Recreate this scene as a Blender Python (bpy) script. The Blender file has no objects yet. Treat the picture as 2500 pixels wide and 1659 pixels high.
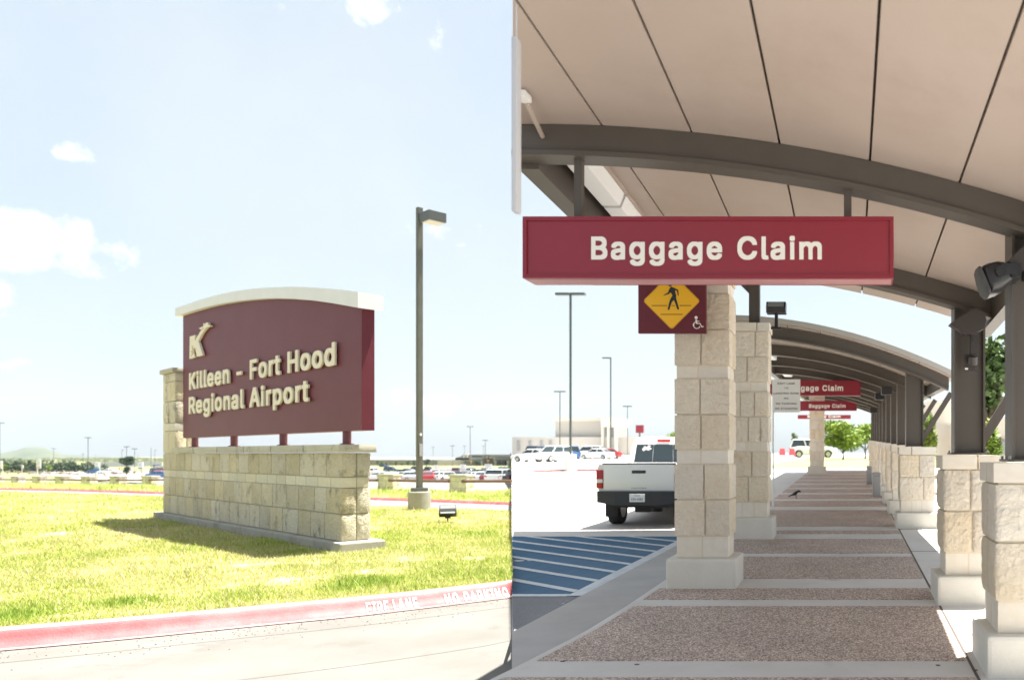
import bpy, bmesh, math, random
import numpy as np
from mathutils import Vector, Matrix
random.seed(7); RNG = np.random.default_rng(7)
rad = math.radians
scene = bpy.context.scene
COL = scene.collection

# ------------------------------------------------------------------ camera
F, PX, PY, CZ = 1900.0, 2075.0, 1108.0, 2.0      # focal length / principal point in photo pixels, eye height
cam = bpy.data.cameras.new('camera'); cam_o = bpy.data.objects.new('camera', cam); COL.objects.link(cam_o)
cam_o.location = (0, 0, CZ); cam_o.rotation_euler = (rad(90), 0, 0)
cam.sensor_width = 36; cam.lens = F / 2500 * 36
cam.shift_x = -(PX - 1250) / 2500; cam.shift_y = (PY - 829.5) / 2500
cam.clip_start = .05; cam.clip_end = 20000
cam.dof.use_dof = True; cam.dof.focus_distance = 8; cam.dof.aperture_fstop = 1.5
scene.camera = cam_o
scene.view_settings.view_transform = 'Standard'; scene.view_settings.look = 'None'
scene.view_settings.gamma = 1; scene.view_settings.use_curve_mapping = False
scene.view_settings.exposure = 1.92
scene.render.resolution_x = 1024; scene.render.resolution_y = 679
scene.cycles.max_bounces = 8; scene.cycles.transparent_max_bounces = 8
scene.cycles.volume_bounces = 0

# ------------------------------------------------------------------ sky + sun
SUNV = Vector((.25, .17, 1)).normalized()
world = bpy.data.worlds.new('World'); scene.world = world; world.use_nodes = True
wn, wl = world.node_tree.nodes, world.node_tree.links; wn.clear()
def N(t, nodes=wn, **kw):
    n = nodes.new(t)
    for k, v in kw.items(): setattr(n, k, v)
    return n
sky = N('ShaderNodeTexSky', sky_type='NISHITA', sun_disc=False)
sky.sun_elevation = math.asin(SUNV.z); sky.sun_rotation = math.atan2(SUNV.x, SUNV.y)
sky.air_density = 1.0; sky.dust_density = 4.0; sky.ozone_density = 1.6; sky.altitude = 250
wtc = N('ShaderNodeTexCoord'); wsep = N('ShaderNodeSeparateXYZ'); wl.new(wtc.outputs['Generated'], wsep.inputs[0])
def wmath(op, a, b=None, c=None):
    n = N('ShaderNodeMath', operation=op)
    for i, v in enumerate((a, b, c)):
        if v is None: continue
        if isinstance(v, (int, float)): n.inputs[i].default_value = v
        else: wl.new(v, n.inputs[i])
    return n.outputs[0]
az = wmath('ARCTAN2', wsep.outputs[0], wsep.outputs[1]); el = wmath('ARCSINE', wsep.outputs[2])
wnz = N('ShaderNodeTexNoise'); wnz.inputs['Scale'].default_value = 26; wnz.inputs['Detail'].default_value = 7; wnz.inputs['Roughness'].default_value = .62
wl.new(wtc.outputs['Generated'], wnz.inputs['Vector'])
def pdir(x, y):
    v = Vector(((x - PX) / F, 1, (PY - y) / F)).normalized()
    return math.atan2(v.x, v.y), math.asin(v.z)
total = None
# small cumulus: centre and half-size (photo pixels turned into sky directions)
for (x, y, rx, ry, s) in [(60, 590, 300, 90, 1.0), (215, 590, 130, 60, .9), (185, 372, 62, 38, .62), (130, 790, 70, 28, .7), (30, 880, 70, 32, .65),
                          (10, 730, 40, 50, .5), (905, 15, 75, 60, .6), (1080, 95, 45, 45, .4), (1090, 560, 110, 40, .35), (1060, 990, 150, 50, .3), (680, 10, 40, 30, .35)]:
    a0, e0 = pdir(x, y); a1, _ = pdir(x + rx, y); _, e1 = pdir(x, y - ry)
    du = wmath('DIVIDE', wmath('SUBTRACT', az, a0), abs(a1 - a0)); dv = wmath('DIVIDE', wmath('SUBTRACT', el, e0), abs(e1 - e0))
    r2 = wmath('ADD', wmath('MULTIPLY', du, du), wmath('MULTIPLY', dv, dv))
    m = wmath('MULTIPLY', wmath('MAXIMUM', wmath('SUBTRACT', 1.0, r2), 0.0), s)
    total = m if total is None else wmath('MAXIMUM', total, m)
cl = wmath('MULTIPLY', wmath('ADD', wmath('MULTIPLY', total, 1.15), wmath('SUBTRACT', wmath('MULTIPLY', wnz.outputs['Fac'], 4.2), 2.5)), .7)
cl = wmath('MINIMUM', wmath('MAXIMUM', cl, 0.0), .8)
cl = wmath('MULTIPLY', cl, wmath('GREATER_THAN', total, 0.0))
# thin high veil over the whole sky
vn = N('ShaderNodeTexNoise'); vn.inputs['Scale'].default_value = 3.2; vn.inputs['Detail'].default_value = 5
wl.new(wtc.outputs['Generated'], vn.inputs['Vector'])
veil = wmath('MULTIPLY', wmath('MAXIMUM', wmath('SUBTRACT', vn.outputs['Fac'], .3), 0.0), 1.1)
fac = wmath('MINIMUM', wmath('ADD', veil, .46), .86)
mix1 = N('ShaderNodeMixRGB'); wl.new(fac, mix1.inputs[0]); wl.new(sky.outputs[0], mix1.inputs[1]); mix1.inputs[2].default_value = (3.45, 3.78, 3.88, 1)
mix2 = N('ShaderNodeMixRGB'); wl.new(cl, mix2.inputs[0]); wl.new(mix1.outputs[0], mix2.inputs[1]); mix2.inputs[2].default_value = (7, 7, 6.9, 1)
bg = N('ShaderNodeBackground'); wl.new(mix2.outputs[0], bg.inputs[0]); bg.inputs[1].default_value = 0.064
wo = N('ShaderNodeOutputWorld'); wl.new(bg.outputs[0], wo.inputs[0])
sun = bpy.data.lights.new('sun', 'SUN'); sun.energy = 5.0; sun.angle = rad(.55); sun.color = (1, .955, .88)
sun_o = bpy.data.objects.new('sun', sun); COL.objects.link(sun_o); sun_o.rotation_euler = SUNV.to_track_quat('Z', 'Y').to_euler(); sun_o.location = (10, 10, 40)

# ------------------------------------------------------------------ helpers
def interp(t, tab):
    if t <= tab[0][0]: return tab[0][1]
    for (a, b), (c, d) in zip(tab, tab[1:]):
        if t <= c: return b + (d - b) * (t - a) / (c - a)
    return tab[-1][1]
LT = [(0, 0), (41, 0), (60, -.58), (78, -1.12), (142, -2.8), (285, -4.3), (400, -5.2), (800, -7.3), (2500, -11), (9000, -20)]
def zl(Y): return interp(Y, LT)                        # ground left of the kerb line
RW = [(-10, .18), (37, 1.22), (60, 1.7), (100, 1.85), (300, 2.2), (2500, 4), (9000, 10)]
RL = [(-10, .4), (20, .4), (60, .64), (90, 1.15), (150, 1.7), (300, 2.2), (2500, 4), (9000, 10)]
def sstep(t): t = max(0, min(1, t)); return t * t * (3 - 2 * t)
def zw(Y): return interp(Y, RW)                        # covered walkway
def zr(X, Y):                                          # drop-off lane and car park beside it
    a = interp(Y, RL); w = sstep((X + 9) / 5) * sstep((Y - 17) / 8)
    if X > 2: w = max(w, sstep((X - 2) / 1.5) * .95)
    if 3 < Y < 17 and X < -3.02: a -= .37 * sstep((-3.02 - X) / max(.05, -3.02 + .4342 * Y)) * sstep((17 - Y) / 3)
    return a + (zw(Y) - .13 - a) * w
def hit(x, y, zf):                                     # where the sight line of a photo pixel meets the ground zf(X, Y)
    dx, dz = (x - PX) / F, (PY - y) / F; lo, hi = 1.5, 1.5
    f = lambda t: CZ + t * dz - zf(dx * t, t)
    while f(hi) > 0 and hi < 8000: lo = hi; hi *= 1.03
    for _ in range(40):
        m = (lo + hi) / 2
        if f(m) > 0: lo = m
        else: hi = m
    return Vector((dx * lo, lo, CZ + lo * dz))
def GL(x, y, dz=0): return hit(x, y, lambda X, Y: zl(Y) + dz)
def GR(x, y, dz=0): return hit(x, y, lambda X, Y: zr(X, Y) + dz)
def GW(x, y, dz=0): return hit(x, y, lambda X, Y: zw(Y) + dz)
def at(x, y, Y): return Vector(((x - PX) / F * Y, Y, CZ + (PY - y) / F * Y))
SEAM = (1250 - PX) / F

def tag(o, label=None, cat=None, group=None, kind=None):
    if label: o['label'] = label
    if cat: o['category'] = cat
    if group: o['group'] = group
    if kind: o['kind'] = kind
    return o
def empty(name, loc, rz=0, label=None, cat=None, group=None):
    o = bpy.data.objects.new(name, None); COL.objects.link(o); o.location = loc; o.rotation_euler = (0, 0, rz)
    o.empty_display_size = .3
    return tag(o, label, cat, group)
def add_obj(name, me, parent=None, loc=(0, 0, 0), rz=0, scale=None):
    o = bpy.data.objects.new(name, me); COL.objects.link(o); o.parent = parent; o.location = loc; o.rotation_euler = (0, 0, rz)
    if scale: o.scale = scale
    return o
def copy_tree(o, parent=None):
    c = o.copy(); COL.objects.link(c); c.parent = parent
    for ch in list(o.children): copy_tree(ch, c)
    return c

class MB:
    def __init__(s): s.v = []; s.f = []
    def add(s, vs, fs):
        b = len(s.v); s.v += [tuple(v) for v in vs]; s.f += [tuple(b + i for i in f) for f in fs]; return s
    def box(s, x0, x1, y0, y1, z0, z1):
        return s.add([(x0, y0, z0), (x1, y0, z0), (x1, y1, z0), (x0, y1, z0), (x0, y0, z1), (x1, y0, z1), (x1, y1, z1), (x0, y1, z1)],
                     [(0, 3, 2, 1), (4, 5, 6, 7), (0, 1, 5, 4), (1, 2, 6, 5), (2, 3, 7, 6), (3, 0, 4, 7)])
    def bbox(s, x0, x1, y0, y1, z0, z1, b=.01):           # box with chamfered edges
        bm = bmesh.new(); bmesh.ops.create_cube(bm, size=1)
        for v in bm.verts: v.co = ((x0 + x1) / 2 + v.co.x * (x1 - x0), (y0 + y1) / 2 + v.co.y * (y1 - y0), (z0 + z1) / 2 + v.co.z * (z1 - z0))
        bmesh.ops.bevel(bm, geom=bm.edges[:], offset=b, segments=2, affect='EDGES', profile=.6)
        return s.bm(bm)
    def bm(s, bm):
        bm.verts.index_update(); s.add([v.co[:] for v in bm.verts], [[v.index for v in f.verts] for f in bm.faces]); bm.free(); return s
    def bar(s, a, b, w, h=None, n=4):                     # straight bar / tube between two points
        a, b = Vector(a), Vector(b); h = h or w; d = (b - a).normalized()
        up = Vector((0, 0, 1)) if abs(d.z) < .95 else Vector((0, 1, 0))
        r = d.cross(up).normalized(); u = r.cross(d).normalized(); vs = []
        for p in (a, b):
            for i in range(n):
                t = 2 * math.pi * (i + .5) / n; k = 1 / math.cos(math.pi / n) if n == 4 else 1
                vs.append(p + r * (w / 2 * k * math.cos(t)) + u * (h / 2 * k * math.sin(t)))
        fs = [(i, (i + 1) % n, n + (i + 1) % n, n + i) for i in range(n)] + [tuple(range(n - 1, -1, -1)), tuple(range(n, 2 * n))]
        return s.add(vs, fs)
    def loft(s, rings, cap=True, closed=True):
        n = len(rings[0]); vs = [p for r in rings for p in r]; fs = []
        for k in range(len(rings) - 1):
            for i in range(n if closed else n - 1):
                fs.append((k * n + i, k * n + (i + 1) % n, (k + 1) * n + (i + 1) % n, (k + 1) * n + i))
        if cap and closed: fs += [tuple(range(n - 1, -1, -1)), tuple(range((len(rings) - 1) * n, len(rings) * n))]
        return s.add(vs, fs)
    def prism(s, poly, y0, y1):                           # polygon given in (x, z), thick along y
        n = len(poly); vs = [(p[0], y0, p[1]) for p in poly] + [(p[0], y1, p[1]) for p in poly]
        return s.add(vs, [tuple(range(n)), tuple(range(2 * n - 1, n - 1, -1))] + [(i, n + i, n + (i + 1) % n, (i + 1) % n) for i in range(n)])
    def mesh(s, name, mat, smooth=False, org=(0, 0, 0)):
        me = bpy.data.meshes.new(name); o = Vector(org)
        me.from_pydata([tuple(Vector(v) - o) for v in s.v], [], s.f)
        bm = bmesh.new(); bm.from_mesh(me); bmesh.ops.recalc_face_normals(bm, faces=bm.faces); bm.to_mesh(me); bm.free()
        for m in (mat if isinstance(mat, (list, tuple)) else [mat]): me.materials.append(m)
        if smooth:
            me.polygons.foreach_set('use_smooth', [True] * len(me.polygons)); me.set_sharp_from_angle(angle=rad(38))
        me.update(); return me
    def build(s, name, mat, parent=None, local=False, smooth=False, org=None):
        """world coordinates unless local; a top-level mesh gets its origin at its base"""
        if parent is not None:
            o = Vector(); q = parent
            while q is not None and not local: o = o + q.location; q = q.parent
        elif org is not None: o = org
        else:
            xs, ys, zs = zip(*s.v); o = ((min(xs) + max(xs)) / 2, (min(ys) + max(ys)) / 2, min(zs))
        return add_obj(name, s.mesh(name, mat, smooth, o), parent, (0, 0, 0) if parent is not None else o)

def sheet(name, rows, mat, parent=None, thick=0, kind='structure', smooth=True):
    """surface through rows of points"""
    n = len(rows[0]); vs = [tuple(p) for r in rows for p in r]
    fs = [(k * n + i, k * n + i + 1, (k + 1) * n + i + 1, (k + 1) * n + i) for k in range(len(rows) - 1) for i in range(n - 1)]
    me = bpy.data.meshes.new(name); me.from_pydata(vs, [], fs); me.materials.append(mat)
    bm = bmesh.new(); bm.from_mesh(me); bmesh.ops.recalc_face_normals(bm, faces=bm.faces)
    if sum(f.normal.z for f in bm.faces) < 0: bmesh.ops.reverse_faces(bm, faces=bm.faces)
    bm.to_mesh(me); bm.free()
    if smooth: me.polygons.foreach_set('use_smooth', [True] * len(me.polygons))
    o = add_obj(name, me, parent)
    if kind and parent is None: o['kind'] = kind
    return o

# ------------------------------------------------------------------ materials
def mat(name, col, rough=.8, col2=None, scale=4, lo=.35, hi=.65, bump=0, bscale=60, metal=0, spec=.5, rand=0, coord='Object', fine=0, detail=6, coat=0, stain=None, bdist=.02):
    m = bpy.data.materials.new(name); m.use_nodes = True; nt = m.node_tree; ns, ls = nt.nodes, nt.links
    b = ns['Principled BSDF']; b.inputs['Roughness'].default_value = rough; b.inputs['Metallic'].default_value = metal
    b.inputs['Specular IOR Level'].default_value = spec; b.inputs['Coat Weight'].default_value = coat; b.inputs['Coat Roughness'].default_value = .08
    c4 = lambda c: (c[0], c[1], c[2], 1)
    if coord == 'World': tc = ns.new('ShaderNodeNewGeometry').outputs['Position']
    else: tc = ns.new('ShaderNodeTexCoord').outputs['Object']
    def noise(sc, det=detail, ro=.6):
        n = ns.new('ShaderNodeTexNoise'); n.inputs['Scale'].default_value = sc; n.inputs['Detail'].default_value = det; n.inputs['Roughness'].default_value = ro
        ls.new(tc, n.inputs['Vector']); return n.outputs['Fac']
    def ramp(f, a, z):
        n = ns.new('ShaderNodeMapRange'); n.inputs[1].default_value = a; n.inputs[2].default_value = z; ls.new(f, n.inputs[0]); return n.outputs[0]
    def mixc(f, a, z, bt='MIX'):
        n = ns.new('ShaderNodeMixRGB'); n.blend_type = bt
        for i, v in ((0, f), (1, a), (2, z)):
            if isinstance(v, (int, float)): n.inputs[i].default_value = v
            elif isinstance(v, tuple): n.inputs[i].default_value = c4(v)
            else: ls.new(v, n.inputs[i])
        return n.outputs[0]
    out = col
    if col2: out = mixc(ramp(noise(scale), lo, hi), col, col2)
    if rand:                                              # each object its own tone
        oi = ns.new('ShaderNodeObjectInfo'); hs = ns.new('ShaderNodeHueSaturation')
        mr = ns.new('ShaderNodeMapRange'); mr.inputs[3].default_value = 1 - rand; mr.inputs[4].default_value = 1 + rand; ls.new(oi.outputs['Random'], mr.inputs[0])
        ls.new(mr.outputs[0], hs.inputs['Value'])
        ms = ns.new('ShaderNodeMath'); ms.operation = 'FRACT'; mm = ns.new('ShaderNodeMath'); mm.operation = 'MULTIPLY'; mm.inputs[1].default_value = 7.31
        ls.new(oi.outputs['Random'], mm.inputs[0]); ls.new(mm.outputs[0], ms.inputs[0])
        m2 = ns.new('ShaderNodeMapRange'); m2.inputs[3].default_value = .8; m2.inputs[4].default_value = 1.3; ls.new(ms.outputs[0], m2.inputs[0]); ls.new(m2.outputs[0], hs.inputs['Saturation'])
        if isinstance(out, tuple): hs.inputs['Color'].default_value = c4(out)
        else: ls.new(out, hs.inputs['Color'])
        out = hs.outputs[0]
    if stain:                                             # (colour, scale, lo, hi) blotches in world space
        g = ns.new('ShaderNodeNewGeometry'); n = ns.new('ShaderNodeTexNoise'); n.inputs['Scale'].default_value = stain[1]; n.inputs['Detail'].default_value = 9; n.inputs['Roughness'].default_value = .72
        mp = ns.new('ShaderNodeMapping'); mp.inputs['Scale'].default_value = (1, 1, .72); ls.new(g.outputs['Position'], mp.inputs[0]); ls.new(mp.outputs[0], n.inputs['Vector'])
        out = mixc(ramp(n.outputs['Fac'], stain[2], stain[3]), out, stain[0])
    if fine:
        out = mixc(fine, out, mixc(ramp(noise(bscale * 1.7, 3), .3, .7), (.45, .45, .45), (1, 1, 1)), 'MULTIPLY')
    if isinstance(out, tuple): b.inputs['Base Color'].default_value = c4(out)
    else: ls.new(out, b.inputs['Base Color'])
    if bump:
        bn = ns.new('ShaderNodeBump'); bn.inputs['Strength'].default_value = bump; bn.inputs['Distance'].default_value = bdist
        ls.new(noise(bscale, 8, .65), bn.inputs['Height']); ls.new(bn.outputs[0], b.inputs['Normal'])
    return m
M = {}
M['road'] = mat('road_concrete', (.145, .139, .125), .9, (.178, .172, .158), .9, bump=.25, bscale=60, fine=.3, coord='World', stain=((.115, .108, .095), .8, .56, .72))
M['lot'] = mat('lot_concrete', (.20, .195, .18), .9, (.27, .262, .245), .12, coord='World')
M['farroad'] = mat('far_road', (.26, .255, .24), .9, (.22, .215, .20), .5, coord='World')
M['soil'] = mat('lawn_soil', (.30, .28, .125), .95, (.38, .32, .215), .9, lo=.45, hi=.62, bump=.6, bscale=25, fine=.5, coord='World')
M['grassfar'] = mat('verge_grass', (.30, .35, .10), .95, (.38, .39, .16), 1.2, bump=.6, bscale=12, fine=.5, coord='World')
M['field'] = mat('field', (.15, .18, .06), .95, (.24, .23, .11), .02, coord='World')
M['curb_red'] = mat('red_curb_paint', (.30, .085, .09), .62, (.36, .145, .145), 3.0, lo=.42, hi=.66, bump=.25, bscale=45, fine=.35, coord='World', stain=((.40, .27, .25), .9, .60, .74))
M['curb_worn_lit'] = mat('worn_lit_curb_paint', (.36, .235, .225), .75, (.40, .17, .17), 2.5, lo=.45, hi=.75, fine=.3, bscale=45, coord='World', bump=.2)  # paler red: paint wear plus sunlight put into the colour
M['stencil'] = mat('stencil_paint', (.78, .76, .74), .7, (.66, .5, .48), 14, lo=.5, hi=.75, coord='World')
M['concrete'] = mat('concrete', (.42, .41, .38), .9, (.54, .53, .49), 2.2, bump=.3, bscale=50, fine=.3, coord='World')
M['slab'] = mat('footing_concrete', (.40, .385, .33), .9, (.27, .25, .2), 2.2, lo=.5, hi=.72, bump=.4, bscale=35, fine=.4, coord='World')
M['pedestal'] = mat('pedestal_concrete', (.30, .31, .25), .9, (.38, .37, .30), 3, bump=.35, bscale=40, fine=.3, stain=((.22, .16, .07), 2.2, .64, .72))
M['stone'] = mat('limestone_weathered', (.70, .635, .47), .92, (.77, .71, .56), 2.2, bump=1.0, bscale=16, rand=.13, fine=.4, bdist=.08, coord='World', stain=((.17, .16, .125), 2.3, .55, .71))
M['stone_band'] = mat('limestone_smooth', (.62, .58, .45), .9, (.68, .64, .53), 3, bump=.3, bscale=30, rand=.08, fine=.2, stain=((.16, .15, .12), 1.5, .66, .78))
M['capstone'] = mat('cap_stone', (.47, .445, .345), .9, (.55, .52, .42), 2, bump=.35, bscale=28, rand=.06, fine=.35, stain=((.15, .145, .115), 2.2, .55, .72))
M['mortar'] = mat('mortar', (.44, .41, .33), .95, bump=.3, bscale=60)
M['pstone'] = mat('limestone_clean', (.79, .69, .55), .92, (.83, .75, .63), 2.0, bump=1.0, bscale=12, rand=.05, fine=.16, bdist=.07, coord='World', stain=((.60, .45, .30), 2.4, .62, .76))
M['pband'] = mat('limestone_sawn', (.70, .64, .55), .88, (.74, .69, .61), 2.5, bump=.25, bscale=30, rand=.05, fine=.1)
M['pbase'] = mat('cast_base', (.64, .61, .54), .85, (.70, .67, .61), 2, bump=.2, bscale=40, fine=.1)
M['pmortar'] = mat('pale_mortar', (.66, .58, .46), .95)
M['maroon'] = mat('maroon_panel', (.128, .024, .034), .5, (.15, .034, .045), 1.1, lo=.3, hi=.8, fine=.12, bscale=14, spec=.22)
M['maroon_post'] = mat('maroon_post', (.17, .05, .055), .45)
M['signcap'] = mat('white_cap', (.70, .70, .66), .55, (.75, .75, .71), 1.5)
M['letter'] = mat('cream_letters', (.74, .67, .51), .55)
M['bronze'] = mat('dark_bronze_paint', (.085, .085, .06), .5, (.105, .105, .078), 2)
M['bronzehead'] = mat('lamp_head_paint', (.07, .075, .068), .4)
M['lens'] = mat('lamp_lens', (.42, .39, .31), .4)
M['brown_rail'] = mat('brown_rail_paint', (.13, .065, .045), .55)
M['farpole'] = mat('far_pole_paint', (.06, .075, .065), .5)
M['whitepaint'] = mat('white_paint', (.78, .78, .77), .5)
M['glassface'] = mat('flood_glass', (.30, .33, .32), .12, spec=.8)
M['black'] = mat('black_plastic', (.018, .018, .02), .35)
M['rubber'] = mat('tyre_rubber', (.02, .02, .022), .85)
M['chrome'] = mat('chrome', (.6, .6, .6), .2, metal=1)
M['carglass'] = mat('car_glass', (.03, .045, .05), .08, spec=.8)
M['redlens'] = mat('tail_lamp', (.42, .02, .025), .25)
M['redsign'] = mat('red_sign_panel', (.22, .012, .026), .36, (.25, .019, .035), 1.3, lo=.3, hi=.8, spec=.5, coat=.1)
M['redframe'] = mat('red_sign_frame', (.22, .013, .028), .38, spec=.5)
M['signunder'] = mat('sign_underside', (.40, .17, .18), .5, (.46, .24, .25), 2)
M['signwhite'] = mat('sign_letters_white', (.80, .78, .72), .5)
M['taupe'] = mat('taupe_steel', (.078, .066, .055), .48, (.088, .074, .062), 1.5, spec=.4)
M['ceiling'] = mat('ceiling_panel', (.41, .335, .29), .42, (.455, .375, .325), .9, lo=.25, hi=.75, spec=.4, stain=((.36, .28, .235), .55, .52, .8))
M['ceilgap'] = mat('ceiling_gap', (.10, .08, .065), .8)
M['roofmetal'] = mat('roof_metal', (.42, .40, .37), .5)
M['agg'] = None; M['palegrey'] = mat('pale_grey_blade', (.52, .53, .56), .5)
M['walkband'] = mat('walk_concrete', (.55, .53, .50), .85, (.63, .61, .58), 1.4, bump=.12, bscale=60, fine=.12, coord='World', stain=((.36, .34, .32), 1.1, .6, .75))
M['lane'] = mat('lane_concrete', (.54, .525, .50), .9, (.60, .585, .56), .4, coord='World', fine=.15, bscale=20)
M['strip'] = mat('gutter_concrete', (.40, .385, .37), .9, (.47, .455, .44), 1.2, coord='World', fine=.25, bscale=50)
M['asphalt'] = mat('asphalt', (.15, .155, .165), .9, (.24, .245, .255), 30, lo=.3, hi=.7, coord='World', bump=.4, bscale=90, fine=.3)
M['bluepaint'] = mat('blue_paint', (.016, .095, .19), .75, (.03, .12, .22), 3, coord='World', fine=.35, bscale=60)
M['lanewhite'] = mat('lane_white_paint', (.62, .64, .66), .7, (.5, .53, .56), 6, coord='World', fine=.2)
M['yellow'] = mat('warning_yellow', (.82, .44, .012), .5)
M['yellowedge'] = mat('warning_yellow_edge', (.62, .33, .02), .5)
M['inkblack'] = mat('sign_black', (.02, .022, .026), .5)
M['hill'] = mat('hill_scrub', (.03, .055, .03), 1, (.12, .125, .075), .012, lo=.42, hi=.62, coord='World', detail=10)
M['hillpath'] = mat('hill_bare_rock', (.55, .47, .40), 1)
M['bark'] = mat('bark', (.10, .075, .055), .95, (.15, .12, .09), 8)
M['tan'] = mat('tan_wall', (.27, .245, .18), .9, (.30, .275, .21), .2)
M['tan2'] = mat('tan_wall_light', (.46, .43, .35), .9)
M['greyroof'] = mat('grey_metal_roof', (.17, .185, .185), .7)
M['darkroof'] = mat('dark_metal_roof', (.07, .08, .08), .5)
M['glassdark'] = mat('terminal_glass', (.025, .03, .03), .15)
M['palebuild'] = mat('pale_building', (.52, .49, .45), .9)
M['barrier'] = mat('red_barrier', (.55, .06, .07), .5)
M['orange'] = mat('orange_plastic', (.75, .30, .03), .5)
M['greysteel'] = mat('grey_steel', (.28, .29, .30), .45)
M['plate'] = mat('number_plate', (.72, .74, .76), .4)
M['truckwhite'] = mat('truck_white', (.82, .83, .84), .28, coat=.5)
M['bumper'] = mat('black_bumper', (.025, .027, .035), .5)
def leafmat(name, c1, c2):
    m = mat(name, c1, .6, c2, 1.3, coord='World'); m.node_tree.nodes['Principled BSDF'].inputs['Subsurface Weight'].default_value = 0; return m
M['leafdark'] = leafmat('leaf_dark', (.018, .045, .02), (.035, .07, .025))
M['leafmid'] = leafmat('leaf_mid', (.05, .10, .025), (.09, .15, .03))
M['leaflight'] = leafmat('leaf_light', (.14, .23, .03), (.24, .32, .04))
M['leafolive'] = leafmat('leaf_olive', (.09, .115, .035), (.15, .16, .05))

# exposed-aggregate paving: pebbles of several tones
def agg_mat():
    m = bpy.data.materials.new('exposed_aggregate'); m.use_nodes = True; ns, ls = m.node_tree.nodes, m.node_tree.links; b = ns['Principled BSDF']
    b.inputs['Roughness'].default_value = .8
    g = ns.new('ShaderNodeNewGeometry'); vo = ns.new('ShaderNodeTexVoronoi'); vo.inputs['Scale'].default_value = 105; ls.new(g.outputs['Position'], vo.inputs['Vector'])
    hs = ns.new('ShaderNodeSeparateColor'); ls.new(vo.outputs['Color'], hs.inputs[0])
    cr = ns.new('ShaderNodeValToRGB'); e = cr.color_ramp.elements; e[0].color = (.13, .105, .097, 1); e[1].color = (.78, .71, .65, 1)
    for p, c in ((.28, (.30, .22, .18, 1)), (.55, (.45, .34, .28, 1)), (.8, (.58, .475, .40, 1))):
        k = e.new(p); k.color = c
    ls.new(hs.outputs[0], cr.inputs[0]); 
    n = ns.new('ShaderNodeTexNoise'); n.inputs['Scale'].default_value = 1.5; n.inputs['Detail'].default_value = 5; ls.new(g.outputs['Position'], n.inputs['Vector'])
    mr = ns.new('ShaderNodeMapRange'); mr.inputs[3].default_value = .8; mr.inputs[4].default_value = 1.2; ls.new(n.outputs['Fac'], mr.inputs[0])
    mx = ns.new('ShaderNodeMixRGB'); mx.blend_type = 'MULTIPLY'; mx.inputs[0].default_value = 1; ls.new(cr.outputs[0], mx.inputs[1]); ls.new(mr.outputs[0], mx.inputs[2]); ls.new(mx.outputs[0], b.inputs['Base Color'])
    bn = ns.new('ShaderNodeBump'); bn.inputs['Strength'].default_value = .8; bn.inputs['Distance'].default_value = .006; bn.invert = True; ls.new(vo.outputs['Distance'], bn.inputs['Height']); ls.new(bn.outputs[0], b.inputs['Normal'])
    return m
M['agg'] = agg_mat()

# ================================================================== THE GROUND
def frange(a, b, n): return [a + (b - a) * i / (n - 1) for i in range(n)]
LY = [-8, 0, 6, 12, 20, 30, 41, 50, 60, 78, 100, 142, 190, 240, 285, 340, 400, 560, 800, 1300, 2500, 4200]
def lrow(Y, dz):
    x1 = SEAM * Y if Y > 0 else 0; x0 = -2.6 * max(Y, 6) - 6
    return [(x0 + (x1 - x0) * i / 14, Y, zl(Y) + dz) for i in range(15)]
sheet('ground', [lrow(Y, -.06) for Y in LY], M['field'])
RY = [-8, 0, 4, 5, 6, 6.5, 7, 7.5, 8, 8.5, 9, 9.5, 10, 10.5, 11, 11.5, 12, 12.5, 13, 13.5, 14, 14.5, 15, 15.5, 16, 16.5, 17, 18, 20, 22, 25, 28, 32, 37, 45, 52, 60, 75, 90, 120, 150, 220, 300, 800, 2500, 4200]
def rrow(Y, dz):
    x0 = SEAM * Y if Y > 0 else 0; x1 = 1.2 * max(Y, 8) + 4
    xs = frange(x0, x1, 38) if Y > 60 else (frange(x0, min(-3.02, x0 + .01) if x0 > -3.02 else -3.02, 14) if x0 < -3.02 else [x0 + (.02 - 0) * i / 13 for i in range(14)]) + frange(max(-3.0, x0 + .04), min(5, x1), 16) + frange(6, x1, 8)
    return [(x0, Y, zl(Y) - .3)] + [(x, Y, zr(x, Y) + dz) for x in xs]
sheet('lane_ground', [rrow(Y, 0) for Y in RY], M['lane'], smooth=False)

# near road in front of the lawn

# kerb line: bottom edge of the painted kerb, photo (0,1589) .. (1250,1459)
KB = [GL(x, y) for x, y in ((-700, 1640), (-330, 1616), (0, 1589), (317, 1560), (635, 1528), (899, 1501.5), (1250, 1459), (1300, 1452.5))]
def densify(P, step=.25):
    """Catmull-Rom through P"""
    out = []
    Q = [P[0] * 2 - P[1]] + P + [P[-1] * 2 - P[-2]]
    for i in range(1, len(Q) - 2):
        n = max(2, int((Q[i + 1] - Q[i]).length / step))
        for k in range(n):
            t = k / n; a, b, c, d = Q[i - 1], Q[i], Q[i + 1], Q[i + 2]
            out.append(.5 * ((2 * b) + (c - a) * t + (2 * a - 5 * b + 4 * c - d) * t * t + (3 * b - a - 3 * c + d) * t ** 3))
    return out + [P[-1]]
KD = densify(KB)
def frame_at(i, P):
    t = (P[min(i + 1, len(P) - 1)] - P[max(i - 1, 0)]); t.z = 0; t.normalize(); return t, Vector((-t.y, t.x, 0))
PROF = [(0, .006), (.07, .012), (.13, .028), (.175, .062), (.205, .105), (.225, .14), (.25, .166), (.29, .18), (.40, .184)]
def clip_seam(p):                                       # nothing left of the kerb line crosses into the covered drop-off
    if p[0] > SEAM * p[1]: return (SEAM * p[1], p[1], p[2])
    return p
rows = []
for d, z in PROF + [(.405, .0)]:
    r = []
    for i, p in enumerate(KD):
        t, n = frame_at(i, KD); q = p + n * d; r.append(clip_seam((q.x, q.y, zl(q.y) + z + .004)))
    rows.append(r)
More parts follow.
